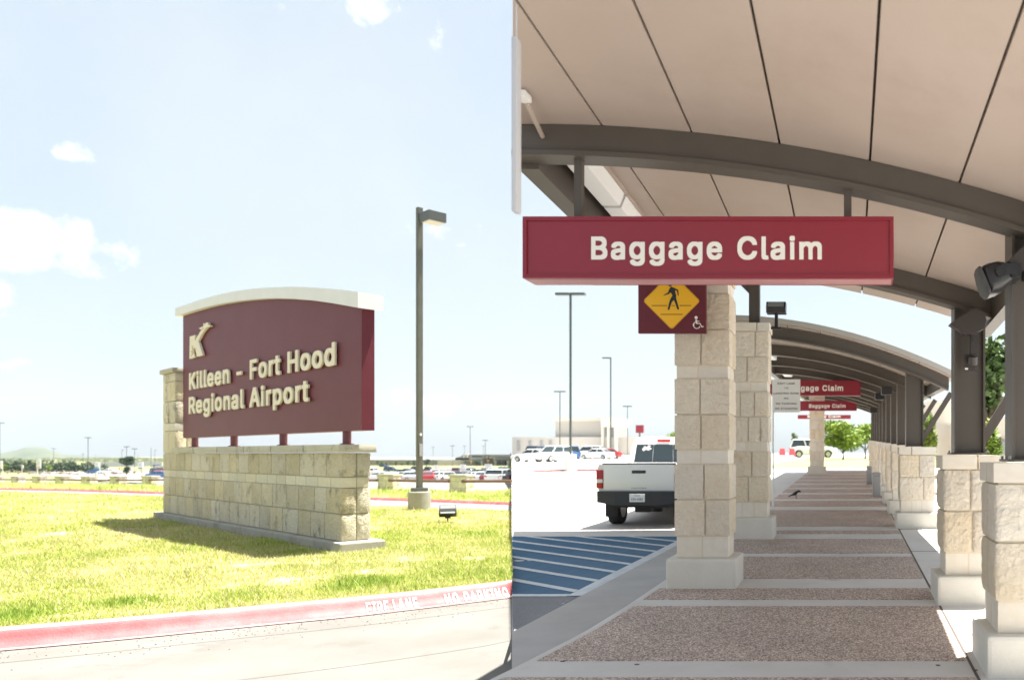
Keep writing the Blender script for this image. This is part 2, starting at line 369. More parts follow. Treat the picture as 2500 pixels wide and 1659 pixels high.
kerb = sheet('kerb', rows, M['curb_red']); kerb.data.materials.append(M['curb_worn_lit'])
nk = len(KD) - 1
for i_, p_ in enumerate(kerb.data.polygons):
    if i_ // nk in (0, 6, 7): p_.material_index = 1  # gutter and top rows get the paler paint, their sunlight painted in
# text painted on the kerb: letters follow its rounded face
# outlines of a plain grotesque alphabet, in thousandths of the type size: advance, points, faces
GLYPH = {
'-': (453, '94,167 355,166 358,171 356,265 95,265 92,261', '3,4,5 2,3,5 2,5,0 1,2,0'),
'1': (453, '56,-21 407,-22 412,-19 411,75 303,76 299,79 298,525 293,530 227,530 173,528 65,447 64,341 67,336 109,337 183,391 187,393 190,391 190,81 185,76 56,75', '6,7,8 6,8,9 6,9,10 5,6,16 16,6,15 15,6,10 15,10,11 14,15,11 13,14,11 5,16,17 13,11,12 5,17,18 4,5,18 3,4,18 3,18,19 2,3,19 2,19,0 1,2,0'),
'3': (453, '174,-28 257,-29 289,-24 321,-14 351,2 374,20 395,48 405,68 416,116 416,170 411,202 401,230 382,260 357,283 325,301 289,310 285,314 393,438 393,528 389,531 51,531 48,526 49,430 226,428 226,424 136,322 136,228 141,225 203,225 251,213 271,200 288,184 303,152 304,138 297,122 276,96 251,82 219,73 191,80 165,93 142,118 129,153 23,151 22,104 26,80 36,54 54,28 79,6 111,-12 149,-24', '18,19,20 18,20,21 17,18,21 17,21,22 16,17,23 23,17,22 16,23,24 16,24,25 16,25,26 15,16,26 14,15,26 13,14,26 12,13,26 11,12,26 10,11,28 28,11,26 28,26,27 10,28,29 10,29,30 9,10,30 9,30,31 9,31,32 8,9,32 40,41,42 8,32,33 40,42,43 8,33,34 8,34,35 39,40,43 7,8,35 39,43,44 7,35,36 38,39,44 7,36,37 38,44,45 37,38,45 7,37,45 6,7,45 6,45,46 5,6,46 5,46,47 4,5,47 4,47,48 3,4,48 3,48,49 2,3,49 1,2,49 1,49,0'),
'4': (453, '261,-21 364,-21 367,82 431,84 436,89 435,182 371,184 366,187 366,335 363,340 261,339 259,186 158,185 157,189 166,205 278,393 331,485 331,527 327,530 225,529 28,199 18,177 18,89 21,84 258,83', '17,18,19 17,19,20 16,17,20 15,16,20 14,15,20 8,9,10 8,10,11 7,8,11 13,14,20 13,20,21 12,13,21 6,7,11 6,11,12 6,12,21 5,6,21 4,5,21 4,21,22 3,4,22 3,22,23 3,23,24 2,3,24 2,24,0 1,2,0'),
'8': (453, '182,-28 285,-27 331,-14 351,-4 377,13 399,38 411,58 422,92 422,176 419,190 403,228 384,254 368,268 391,302 404,346 404,412 397,444 383,473 353,504 313,527 271,537 183,537 151,531 125,521 97,503 75,481 60,458 50,426 48,410 50,334 64,296 84,268 52,234 41,212 33,186 30,170 30,102 37,70 55,36 70,18 91,2 139,-20 217,74 195,80 165,97 150,114 140,140 152,168 176,192 211,209 234,210 265,199 286,184 303,162 312,138 306,122 297,108 277,90 245,76 223,314 197,324 181,335 166,352 158,376 166,398 183,417 211,433 229,435 247,431 268,418 283,402 293,382 294,374 287,356 269,333 243,318', '20,21,22 19,20,22 19,22,23 18,19,23 18,23,24 17,18,24 17,24,25 17,25,26 16,17,26 16,26,27 15,16,67 67,16,27 15,67,68 66,67,27 65,66,27 15,68,69 65,27,28 15,69,70 64,65,28 14,15,70 64,28,29 14,70,71 63,64,29 14,71,72 62,63,29 14,72,73 14,73,74 61,62,29 13,14,74 60,61,29 60,29,30 13,74,75 59,60,30 13,75,59 13,59,30 12,13,30 12,30,31 11,12,31 11,31,32 10,11,32 10,32,33 9,10,50 50,10,33 50,33,49 49,33,34 9,50,51 48,49,34 9,51,52 47,48,34 8,9,52 47,34,35 8,52,53 7,8,53 47,35,36 46,47,36 7,53,54 45,46,36 7,54,55 7,55,56 44,45,36 7,56,57 44,36,37 43,44,37 6,7,57 6,57,58 42,43,37 6,58,42 6,42,37 6,37,38 5,6,38 4,5,38 4,38,39 4,39,40 3,4,40 3,40,41 2,3,41 1,2,41 1,41,0'),
'A': (480, '-4,-21 106,-21 151,105 156,117 161,120 321,119 373,-21 483,-21 484,25 386,291 299,527 293,530 179,529 1,41 -6,19 195,220 193,225 237,353 239,355 241,352 251,323 284,229 284,221', '10,11,12 10,12,13 9,10,18 18,10,17 17,10,13 9,18,19 16,17,13 9,19,20 9,20,21 8,9,21 8,21,22 15,16,13 8,22,15 8,15,5 5,15,4 4,15,13 3,4,13 8,5,6 2,3,13 1,2,13 1,13,14 7,8,6 1,14,0'),
'B': (456, '40,-21 291,-22 311,-20 341,-13 375,0 401,18 417,36 429,59 438,87 440,171 433,205 423,227 404,253 387,269 409,299 420,339 420,411 415,433 405,461 388,485 369,501 341,517 305,528 289,530 39,528 149,80 146,85 148,207 247,208 277,199 302,183 323,157 330,137 321,117 301,97 281,87 251,80 149,308 146,313 148,429 231,430 263,423 287,410 303,391 311,371 301,349 284,329 263,317 233,308', '22,23,24 22,24,39 39,24,0 21,22,39 20,21,39 19,20,39 18,19,39 17,18,39 16,17,40 40,17,39 16,40,41 38,39,0 16,41,42 15,16,42 15,42,43 15,43,44 15,44,45 15,45,46 14,15,46 14,46,47 14,47,48 37,38,0 48,37,27 27,37,0 14,48,27 13,14,27 12,13,27 11,12,27 10,11,28 28,11,27 10,28,29 26,27,0 9,10,29 9,29,30 9,30,31 8,9,31 8,31,32 8,32,33 8,33,34 8,34,35 7,8,35 7,35,36 25,26,0 36,25,0 7,36,0 6,7,0 5,6,0 4,5,0 3,4,0 2,3,0 1,2,0'),
'C': (510, '222,-28 309,-29 347,-22 381,-10 419,12 448,38 468,64 484,96 494,134 494,178 491,183 389,183 370,140 340,106 305,86 273,77 259,77 235,84 195,106 177,121 161,142 143,176 133,206 126,246 132,300 151,350 165,373 187,397 229,423 257,431 277,431 311,421 335,407 354,390 370,368 389,327 491,328 494,332 494,374 484,412 459,457 417,499 373,523 311,537 207,535 161,523 133,509 107,491 76,460 57,432 39,396 26,356 18,300 20,186 27,150 39,112 69,58 107,18 133,0 167,-16', '42,43,44 42,44,45 41,42,45 41,45,46 41,46,47 40,41,47 40,47,48 40,48,49 39,40,30 30,40,49 30,49,29 29,49,50 39,30,31 28,29,50 27,28,50 39,31,32 38,39,32 38,32,33 26,27,50 26,50,51 38,33,34 37,38,34 25,26,51 37,34,35 25,51,52 24,25,52 36,37,35 23,24,52 23,52,53 22,23,53 21,22,53 21,53,54 9,10,11 9,11,12 8,9,12 20,21,54 20,54,55 19,20,55 8,12,13 7,8,13 18,19,55 18,55,56 7,13,14 17,18,56 6,7,14 6,14,15 16,17,56 15,16,56 6,15,56 5,6,56 5,56,57 4,5,57 4,57,58 3,4,58 3,58,59 2,3,59 2,59,0 1,2,0'),
'D': (502, '40,-21 263,-22 307,-16 343,-5 369,7 411,36 431,58 458,101 475,153 484,219 484,291 478,345 467,385 451,421 419,466 389,491 361,508 331,519 293,528 275,530 39,528 149,80 146,85 147,428 213,430 263,421 299,405 326,383 347,357 361,329 371,295 376,265 376,243 367,199 347,153 325,124 299,105 275,93 223,80', '18,19,20 18,20,23 23,20,0 17,18,23 16,17,23 15,16,23 14,15,23 13,14,24 24,14,23 13,24,25 22,23,0 13,25,26 12,13,26 12,26,27 11,12,27 11,27,28 11,28,29 10,11,29 10,29,30 10,30,31 9,10,31 9,31,32 9,32,33 8,9,33 8,33,34 7,8,34 7,34,35 7,35,36 7,36,37 6,7,37 6,37,38 21,22,0 38,21,0 6,38,0 5,6,0 4,5,0 3,4,0 2,3,0 1,2,0'),
'E': (419, '40,-21 393,-22 398,-19 398,75 395,80 151,80 146,85 148,205 375,206 378,211 377,306 159,308 149,308 146,313 148,429 391,430 394,435 393,528 43,530 38,527', '17,18,19 16,17,19 16,19,14 14,19,0 15,16,14 13,14,0 12,13,0 11,12,0 10,11,7 7,11,0 9,10,7 8,9,7 6,7,0 5,6,0 4,5,0 3,4,0 2,3,0 1,2,0'),
'F': (410, '40,-21 141,-22 146,-19 148,199 367,202 368,295 365,300 151,300 146,303 147,428 269,430 388,431 390,525 387,530 39,528', '12,13,14 12,14,9 9,14,0 11,12,10 10,12,9 8,9,0 7,8,0 6,7,3 3,7,0 5,6,3 4,5,3 2,3,0 1,2,0'),
'G': (520, '224,-28 309,-29 357,-20 407,2 429,17 455,43 482,86 496,132 500,164 500,272 495,277 262,276 262,178 381,177 386,172 376,148 361,126 341,105 323,94 307,86 275,77 257,78 221,90 192,108 168,132 155,152 143,176 133,206 126,262 135,310 145,338 157,360 172,382 188,398 223,421 245,429 267,432 287,429 313,418 338,402 354,386 370,364 385,330 389,327 493,328 496,332 496,370 484,414 476,430 457,459 437,481 389,515 353,529 325,535 221,537 165,525 131,509 113,496 82,468 65,446 43,406 33,380 22,336 18,300 18,208 22,172 35,122 51,86 67,60 84,38 109,16 129,2 167,-16', '53,54,55 52,53,55 51,52,55 51,55,56 50,51,56 50,56,57 50,57,58 49,50,58 49,58,59 48,49,59 48,59,36 36,59,60 48,36,37 35,36,60 47,48,37 47,37,38 34,35,60 33,34,60 47,38,39 46,47,39 33,60,61 46,39,40 32,33,61 46,40,41 31,32,61 31,61,62 45,46,41 45,41,42 30,31,62 29,30,62 29,62,63 44,45,42 44,42,43 28,29,63 28,63,64 9,10,11 9,11,12 8,9,13 13,9,12 27,28,64 27,64,65 26,27,65 8,13,14 25,26,65 8,14,15 25,65,66 7,8,15 24,25,66 7,15,16 6,7,16 23,24,66 6,16,17 23,66,67 22,23,67 6,17,18 6,18,19 21,22,67 5,6,19 21,67,68 5,19,20 20,21,68 5,20,68 5,68,69 4,5,69 4,69,70 3,4,70 3,70,71 2,3,71 2,71,72 2,72,0 1,2,0'),
'H': (517, '40,-21 141,-22 146,-19 146,205 151,210 368,209 370,-19 375,-22 477,-20 478,519 478,527 473,530 371,528 368,311 151,310 146,315 145,528 39,528', '10,11,12 10,12,13 15,16,17 15,17,0 9,10,13 8,9,13 14,15,0 8,13,5 5,13,14 5,14,4 4,14,3 3,14,0 8,5,6 2,3,0 8,6,7 1,2,0'),
'I': (300, '11,-21 290,-20 290,78 210,80 205,85 205,425 210,430 290,432 291,525 288,530 10,528 10,432 92,430 97,425 97,83 92,80 10,78', '8,9,10 8,10,11 7,8,11 6,7,11 6,11,12 5,6,12 5,12,13 4,5,13 4,13,14 3,4,14 3,14,15 2,3,15 2,15,16 1,2,16 1,16,0'),
'K': (467, '40,-21 145,-20 146,143 195,194 349,-20 355,-22 469,-20 469,23 284,285 397,408 467,485 468,527 463,530 341,529 157,330 147,323 145,528 39,528', '11,12,13 11,13,14 15,16,17 15,17,0 10,11,14 9,10,14 8,9,14 8,14,15 8,15,3 3,15,2 2,15,0 7,8,3 7,3,4 1,2,0 6,7,4 6,4,5'),
'L': (393, '40,-21 379,-22 384,-19 384,75 381,80 147,82 146,293 146,527 141,530 43,530 38,527', '7,8,9 7,9,10 6,7,10 6,10,0 5,6,0 4,5,0 3,4,0 2,3,0 1,2,0'),
'M': (628, '40,-21 139,-22 144,-19 145,271 149,267 262,-17 269,-22 359,-22 364,-19 477,267 481,271 482,-19 487,-22 588,-21 590,307 589,528 455,529 315,170 173,529 40,529', '15,16,17 18,19,0 17,18,3 3,18,0 14,15,10 10,15,17 13,14,10 13,10,11 9,10,17 17,3,4 2,3,0 8,9,17 17,4,5 8,17,5 8,5,6 13,11,12 7,8,6 1,2,0'),
'N': (523, '40,-21 141,-22 146,-19 146,311 149,318 363,-19 369,-22 485,-20 486,527 481,530 381,530 376,527 375,193 365,205 159,529 39,528', '8,9,10 8,10,11 13,14,15 13,15,4 4,15,3 3,15,0 7,8,11 7,11,12 13,4,5 2,3,0 12,13,5 7,12,5 1,2,0 7,5,6'),
'O': (533, '222,-28 325,-27 371,-14 413,8 451,41 478,78 500,126 512,180 514,200 512,328 500,382 478,430 453,465 431,487 407,505 367,525 311,537 207,535 161,523 123,503 79,463 57,432 37,390 22,336 18,300 20,186 31,136 55,80 80,44 105,19 133,0 173,-18 257,78 225,88 203,100 178,120 161,142 145,172 135,198 128,228 126,262 133,302 141,328 157,360 174,384 197,405 225,421 257,431 277,431 309,421 331,409 371,369 386,344 398,314 408,254 402,212 392,178 384,160 362,128 342,108 313,90 277,78', '15,16,17 15,17,18 14,15,18 14,18,19 13,14,19 13,19,20 12,13,20 11,12,20 11,20,21 11,21,48 48,21,47 47,21,22 11,48,49 46,47,22 10,11,49 45,46,22 10,49,50 10,50,51 44,45,22 44,22,23 43,44,23 9,10,51 9,51,52 42,43,23 9,52,53 42,23,24 8,9,53 41,42,24 8,53,54 40,41,24 40,24,25 39,40,25 8,54,55 38,39,25 8,55,56 7,8,56 37,38,25 37,25,26 6,7,56 6,56,57 36,37,26 6,57,58 35,36,26 35,26,27 6,58,59 5,6,59 34,35,27 5,59,60 33,34,27 5,60,61 32,33,27 32,27,28 4,5,61 4,61,32 4,32,28 4,28,29 3,4,29 3,29,30 2,3,30 2,30,31 1,2,31 1,31,0'),
'P': (445, '40,-21 145,-20 148,163 279,164 309,169 331,175 357,187 379,202 397,221 415,251 428,291 430,391 418,439 399,471 386,487 347,513 319,523 285,530 39,528 149,264 146,269 148,429 241,428 265,421 292,405 312,379 319,355 320,343 307,309 289,288 263,273 239,266', '16,17,18 16,18,21 21,18,0 15,16,21 14,15,21 13,14,21 12,13,21 11,12,22 22,12,21 20,21,0 11,22,23 11,23,24 11,24,25 10,11,25 10,25,26 10,26,27 10,27,28 10,28,29 9,10,29 9,29,30 9,30,31 19,20,0 9,31,19 9,19,2 2,19,0 8,9,2 7,8,2 6,7,2 5,6,2 4,5,2 3,4,2 1,2,0'),
'R': (449, '40,-21 145,-20 146,171 151,176 225,175 332,-21 448,-21 449,23 357,193 391,221 416,255 427,291 432,323 430,401 425,423 411,457 397,478 374,499 335,519 285,530 40,529 149,278 146,283 148,429 243,428 267,421 294,405 312,383 321,351 317,335 307,315 291,298 271,287 239,278', '18,19,20 18,20,23 23,20,0 17,18,23 16,17,23 15,16,23 14,15,24 24,15,23 22,23,0 14,24,25 13,14,25 13,25,26 13,26,27 12,13,27 12,27,28 12,28,29 12,29,30 11,12,30 11,30,31 11,31,32 10,11,32 10,32,33 21,22,0 33,21,2 2,21,0 10,33,3 3,33,2 9,10,3 8,9,3 7,8,4 4,8,3 7,4,5 1,2,0 6,7,5'),
'S': (447, '176,-30 285,-29 323,-20 355,-6 379,9 404,34 424,72 430,102 430,174 426,198 418,218 390,252 361,273 321,290 225,318 183,334 157,351 141,374 151,396 169,415 201,430 227,435 259,426 291,407 308,384 317,356 421,357 422,412 420,426 406,460 391,481 367,503 327,524 287,535 257,537 167,535 121,522 97,511 72,492 53,470 39,444 30,412 30,336 35,314 51,282 72,260 99,242 129,228 269,185 297,169 313,153 320,140 315,126 307,114 283,92 251,78 217,73 185,82 152,102 135,126 123,159 17,157 16,108 23,76 39,42 54,22 85,-2 113,-16 141,-25', '33,34,35 32,33,35 32,35,36 31,32,36 31,36,37 31,37,38 30,31,38 30,38,39 29,30,39 29,39,40 28,29,40 28,40,21 21,40,41 28,21,22 20,21,41 19,20,41 28,22,23 27,28,23 18,19,41 26,27,23 18,41,42 26,23,24 17,18,42 26,24,25 16,17,42 15,16,42 15,42,43 14,15,43 13,14,43 13,43,44 12,13,44 12,44,45 11,12,45 11,45,46 10,11,46 10,46,47 10,47,48 9,10,48 8,9,48 8,48,49 7,8,49 7,49,50 59,60,61 59,61,62 7,50,51 7,51,52 7,52,53 58,59,62 7,53,54 58,62,63 6,7,54 57,58,63 6,54,55 56,57,63 6,55,56 56,63,64 6,56,64 5,6,64 5,64,65 4,5,65 4,65,66 3,4,66 3,66,67 2,3,67 2,67,68 1,2,68 1,68,0'),
'T': (449, '172,-21 273,-22 277,-19 279,428 435,430 439,433 438,529 279,530 15,530 10,527 12,431 165,430 169,427', '6,7,8 6,8,9 5,6,9 5,9,10 4,5,10 4,10,11 3,4,11 3,11,12 2,3,12 2,12,0 1,2,0'),
'X': (474, '-2,-21 113,-21 237,155 359,-21 477,-20 477,23 314,263 464,481 466,507 466,525 463,530 351,529 243,372 237,367 127,529 9,528 9,485 162,261 -3,23', '9,10,11 9,11,12 13,14,15 13,15,16 8,9,12 7,8,12 13,16,17 6,7,12 6,12,13 6,13,17 5,6,17 5,17,2 2,17,18 5,2,3 1,2,18 1,18,0 4,5,3'),
'Z': (438, '22,-21 421,-20 422,75 419,80 177,78 173,81 416,435 418,443 418,525 413,530 19,528 18,435 21,430 259,430 265,427 23,73 20,65', '8,9,10 8,10,11 7,8,11 6,7,11 5,6,14 14,6,13 13,6,11 13,11,12 5,14,15 4,5,15 2,3,4 2,4,15 1,2,15 1,15,16 1,16,0'),
'a': (389, '118,-30 199,-30 223,-26 251,-15 259,-23 357,-21 358,292 354,318 340,350 314,378 283,395 237,405 149,405 115,399 93,391 65,375 35,344 21,316 21,272 25,267 79,252 119,252 141,280 153,290 177,303 195,307 211,303 230,292 240,282 248,266 245,258 223,250 135,239 71,223 42,206 25,189 15,170 8,142 8,74 13,50 21,30 43,1 65,-14 97,-26 165,70 147,76 129,88 119,102 119,109 131,123 151,135 179,143 211,147 251,152 250,134 240,112 220,90 205,80 177,70', '10,11,12 10,12,13 10,13,14 9,10,14 9,14,15 8,9,15 8,15,16 7,8,16 7,16,17 6,7,25 25,7,17 25,17,18 6,25,26 24,25,18 6,26,27 23,24,18 5,6,29 29,6,28 28,6,27 22,23,18 21,22,18 21,18,19 21,19,20 5,29,30 5,30,31 5,31,53 53,31,32 53,32,33 53,33,34 53,34,35 53,35,36 53,36,37 5,53,54 52,53,37 51,52,37 50,51,37 50,37,38 49,50,38 5,54,55 48,49,38 5,55,56 47,48,38 46,47,38 5,56,57 45,46,38 5,57,58 44,45,38 44,38,39 5,58,44 5,44,39 5,39,40 5,40,41 5,41,3 3,41,42 3,42,43 5,3,4 2,3,43 1,2,43 1,43,0'),
'd': (424, '154,-29 233,-30 263,-24 287,-11 291,-20 295,-22 389,-22 394,-19 394,527 389,530 291,529 288,525 288,491 287,390 259,401 237,406 155,406 113,395 77,373 55,351 33,315 19,275 12,231 12,147 19,103 29,71 47,36 63,16 83,-1 115,-20 197,72 171,85 145,111 127,149 120,177 120,199 131,241 141,261 154,279 183,299 203,306 210,305 237,293 266,265 284,223 288,181 278,137 258,103 244,89 227,78 209,72', '8,9,10 8,10,11 7,8,11 7,11,12 7,12,13 14,15,16 14,16,17 13,14,17 13,17,18 7,13,43 43,13,42 42,13,18 42,18,41 41,18,19 41,19,40 40,19,20 40,20,21 39,40,21 38,39,21 37,38,21 37,21,22 7,43,44 36,37,22 35,36,22 35,22,23 7,44,45 34,35,23 7,45,46 33,34,23 32,33,23 32,23,24 7,46,47 31,32,24 7,47,48 31,24,25 7,48,49 30,31,25 7,49,50 50,30,25 7,50,25 7,25,26 7,26,27 7,27,3 3,27,28 3,28,29 7,3,4 2,3,29 6,7,4 2,29,0 6,4,5 1,2,0'),
'e': (404, '168,-29 267,-28 305,-18 335,-2 364,25 380,49 386,67 386,111 327,128 287,128 266,97 252,85 231,74 209,70 187,76 162,91 139,117 127,141 127,147 389,148 392,153 392,243 386,285 376,313 362,339 345,360 328,375 311,385 279,399 247,406 163,406 147,403 125,397 99,385 77,370 56,349 31,307 21,279 14,247 12,147 21,97 39,53 58,25 73,10 101,-10 123,-20 133,244 132,249 137,259 152,279 187,301 201,306 211,305 231,297 251,284 268,263 275,249 273,244', '28,29,30 28,30,31 28,31,32 27,28,32 27,32,33 26,27,33 26,33,34 25,26,34 25,34,35 24,25,35 24,35,36 23,24,36 22,23,52 52,23,51 51,23,36 51,36,37 50,51,37 22,52,53 49,50,37 22,53,54 21,22,54 21,54,55 48,49,37 48,37,38 21,55,56 47,48,38 21,56,57 46,47,38 46,38,39 21,57,46 21,46,39 20,21,39 19,20,39 18,19,39 17,18,39 17,39,40 16,17,40 7,8,9 7,9,10 15,16,40 6,7,10 6,10,11 15,40,41 14,15,41 6,11,12 13,14,41 6,12,13 6,13,41 5,6,41 5,41,42 4,5,42 3,4,42 3,42,43 3,43,44 2,3,44 2,44,45 1,2,45 1,45,0'),
'g': (425, '160,-172 247,-173 279,-168 313,-158 333,-148 359,-128 384,-92 394,-50 394,398 389,401 295,401 291,400 287,389 267,399 239,405 153,405 131,401 101,389 74,370 49,342 28,304 17,266 12,232 14,130 31,72 60,28 79,12 107,-4 151,-16 237,-17 271,-8 283,-1 288,-4 278,-34 261,-52 233,-68 207,-74 175,-66 157,-56 121,-19 79,-19 29,-48 29,-92 43,-114 63,-135 85,-150 107,-160 125,-166 199,84 167,98 143,122 127,154 120,182 120,200 129,236 152,276 183,299 201,305 211,305 241,291 264,268 280,238 290,192 280,146 257,110 229,90 209,84', '13,14,15 13,15,16 8,9,10 8,10,11 13,16,17 8,11,12 12,13,17 7,8,12 12,17,18 7,12,61 61,12,60 60,12,59 59,12,18 59,18,58 58,18,19 58,19,57 57,19,20 56,57,20 56,20,21 55,56,21 54,55,21 54,21,22 7,61,62 53,54,22 53,22,23 52,53,23 7,62,63 51,52,23 50,51,23 7,63,64 50,23,24 49,50,24 7,64,65 48,49,24 7,65,66 66,48,24 7,66,31 31,66,24 31,24,25 31,25,26 31,26,27 7,31,32 30,31,27 7,32,33 30,27,28 29,30,28 38,39,40 38,40,41 7,33,34 38,41,42 6,7,34 6,34,35 37,38,42 36,37,42 6,35,36 6,36,42 5,6,42 5,42,43 5,43,44 4,5,44 4,44,45 3,4,45 3,45,46 2,3,46 2,46,47 2,47,0 1,2,0'),
'i': (167, '33,-21 130,-22 135,-19 134,401 36,402 32,399 57,421 104,420 118,423 131,429 147,449 149,465 147,517 136,534 112,545 58,546 46,543 34,536 22,519 19,509 19,457 22,447 36,429', '3,4,5 2,3,5 2,5,0 1,2,0 14,15,16 13,14,16 13,16,17 13,17,18 12,13,18 12,18,19 11,12,19 11,19,20 10,11,20 10,20,21 9,10,21 9,21,22 8,9,22 8,22,6 7,8,6'),
'l': (189, '101,-23 174,-24 200,-20 203,-15 202,27 192,74 150,78 143,83 137,101 137,527 134,531 36,532 31,527 31,49 39,17 52,-2 76,-18', '10,11,12 9,10,12 8,9,12 8,12,13 7,8,13 6,7,13 5,6,13 4,5,13 4,13,14 3,4,14 3,14,15 3,15,16 2,3,16 2,16,0 1,2,0'),
'm': (610, '32,-21 136,-20 137,235 141,253 153,275 172,293 198,305 220,297 238,282 246,269 252,245 254,-21 352,-22 356,-19 357,229 359,245 373,277 389,293 408,303 422,305 450,291 462,279 470,261 475,233 475,55 476,-21 574,-22 578,-19 578,297 568,339 556,361 538,381 508,399 472,408 402,408 386,405 352,394 322,373 290,397 256,408 184,408 158,401 138,392 130,402 36,402 31,397', '32,33,34 32,34,35 38,39,40 38,40,41 32,35,36 42,43,44 42,44,45 38,41,42 31,32,36 37,38,42 42,45,0 31,36,37 37,42,5 5,42,4 4,42,3 3,42,0 30,31,37 30,37,6 6,37,5 29,30,6 28,29,19 19,29,6 28,19,20 18,19,6 18,6,7 17,18,7 17,7,8 27,28,22 22,28,21 21,28,20 16,17,8 16,8,9 15,16,9 15,9,10 27,22,23 2,3,0 14,15,10 14,10,11 1,2,0 27,23,24 13,14,11 27,24,25 26,27,25 12,13,11'),
'n': (410, '32,-21 136,-20 137,225 141,245 154,270 165,283 196,301 216,303 232,297 246,288 260,271 272,239 275,219 276,-20 378,-20 379,93 379,285 376,301 368,331 360,347 336,378 308,395 266,406 188,406 160,399 138,389 134,400 130,402 34,402 31,397', '21,22,23 21,23,24 26,27,28 26,28,29 25,26,29 21,24,25 25,29,0 20,21,25 20,25,6 6,25,5 5,25,4 4,25,3 3,25,0 19,20,6 18,19,6 17,18,7 7,18,6 17,7,8 16,17,8 16,8,9 16,9,10 15,16,10 15,10,11 2,3,0 15,11,12 1,2,0 15,12,13 14,15,13'),
'o': (415, '166,-29 261,-28 287,-22 321,-6 356,25 374,49 388,77 398,111 402,137 402,237 396,275 380,317 350,359 325,379 289,397 249,406 151,404 121,395 85,375 58,351 37,319 21,279 14,249 12,229 14,127 27,79 43,47 64,19 91,-4 117,-18 205,70 175,82 147,109 135,129 125,157 120,177 120,197 133,243 154,277 181,297 195,303 211,305 241,293 268,269 284,241 294,207 296,185 284,135 265,104 237,80', '14,15,16 14,16,17 13,14,17 13,17,18 12,13,18 12,18,19 11,12,19 11,19,20 11,20,41 41,20,40 40,20,21 10,11,41 10,41,42 39,40,21 38,39,21 10,42,43 38,21,22 37,38,22 9,10,43 9,43,44 37,22,23 36,37,23 9,44,45 8,9,45 36,23,24 8,45,46 35,36,24 8,46,47 34,35,24 33,34,24 7,8,47 7,47,48 32,33,24 32,24,25 6,7,48 31,32,25 6,48,49 30,31,25 6,49,30 30,25,26 5,6,30 5,30,26 4,5,26 4,26,27 3,4,27 3,27,28 3,28,29 2,3,29 2,29,0 1,2,0'),
'p': (424, '32,-164 136,-163 138,-13 164,-24 200,-31 260,-31 290,-26 314,-18 336,-6 367,22 380,40 400,82 408,116 413,150 413,226 408,260 398,300 386,326 365,356 344,376 322,391 276,405 252,407 182,405 158,399 138,388 134,400 130,401 32,400 216,72 192,82 179,90 157,116 141,154 137,176 137,200 147,242 165,272 194,297 214,305 226,305 250,295 262,286 284,260 298,228 304,198 305,182 294,138 274,104 250,82 226,72', '21,22,23 20,21,23 20,23,24 26,27,28 25,26,28 25,28,0 20,24,25 19,20,25 19,25,38 38,25,37 37,25,36 36,25,0 18,19,39 39,19,38 17,18,39 16,17,40 40,17,39 16,40,41 15,16,41 15,41,42 15,42,43 14,15,43 14,43,44 35,36,0 14,44,45 13,14,45 34,35,0 13,45,46 13,46,47 33,34,0 32,33,0 12,13,47 12,47,48 11,12,48 31,32,0 11,48,49 30,31,0 10,11,49 10,49,50 29,30,2 2,30,0 10,50,29 10,29,2 9,10,2 8,9,2 7,8,2 7,2,3 1,2,0 6,7,3 6,3,4 5,6,4'),
'r': (259, '32,-21 136,-20 137,229 139,241 153,269 169,285 188,296 210,302 264,302 265,401 263,405 258,406 174,406 138,394 130,402 32,400', '10,11,12 10,12,13 9,10,13 13,14,15 8,9,13 13,15,0 8,13,7 7,13,6 6,13,5 5,13,4 4,13,3 3,13,0 2,3,0 1,2,0'),
't': (227, '128,-25 205,-26 231,-21 234,-15 234,27 223,74 171,75 155,87 148,107 149,303 153,306 225,308 226,397 221,402 150,403 148,471 148,489 145,494 45,494 42,489 41,404 -11,402 -16,397 -15,308 37,306 42,301 42,63 49,31 61,9 75,-6 101,-19', '16,17,18 16,18,19 15,16,19 15,19,20 14,15,20 14,20,21 13,14,21 12,13,21 12,21,22 11,12,22 11,22,23 10,11,23 10,23,24 9,10,24 9,24,25 8,9,25 8,25,26 7,8,26 6,7,26 5,6,26 4,5,26 4,26,27 4,27,28 3,4,28 3,28,29 3,29,30 2,3,30 2,30,0 1,2,0'),
}
SPACE = 188
def letters(body, bold=0, extrude=0, spacing=1.0, res=0):
    """[(verts, faces)] one entry per letter"""
    out = []; pen = 0
    for ch in body:
        if ch == ' ': pen += SPACE / 1000 + (spacing - 1) * .3 + .06; continue
        adv, P, Fs = GLYPH[ch]; pts = [tuple(int(q) / 1000 for q in p.split(',')) for p in P.split()]; fs = [tuple(int(q) for q in f.split(',')) for f in Fs.split()]
        x = pen; vs = [Vector((x + p[0], p[1], extrude)) for p in pts]; n = len(vs); ff = list(fs)
        if extrude:
            vs += [Vector((x + p[0], p[1], -extrude)) for p in pts]; ff += [tuple(n + k for k in reversed(f)) for f in fs]; cnt = {}
            for f in fs:
                for p, q in zip(f, f[1:] + f[:1]): cnt[(p, q)] = 1
            ff += [(q, p, n + p, n + q) for (p, q) in cnt if (q, p) not in cnt]
        out.append((vs, ff)); pen += adv / 1000 * spacing + .052
    return out
def tbounds(L):
    xs = [v.x for vs, _ in L for v in vs]; ys = [v.y for vs, _ in L for v in vs]; return min(xs), max(xs), min(ys), max(ys)
ARC = [0]
for a, b in zip(KD, KD[1:]): ARC.append(ARC[-1] + (b - a).length)
PL = [0]
for a, b in zip(PROF, PROF[1:]): PL.append(PL[-1] + math.hypot(b[0] - a[0], b[1] - a[1]))
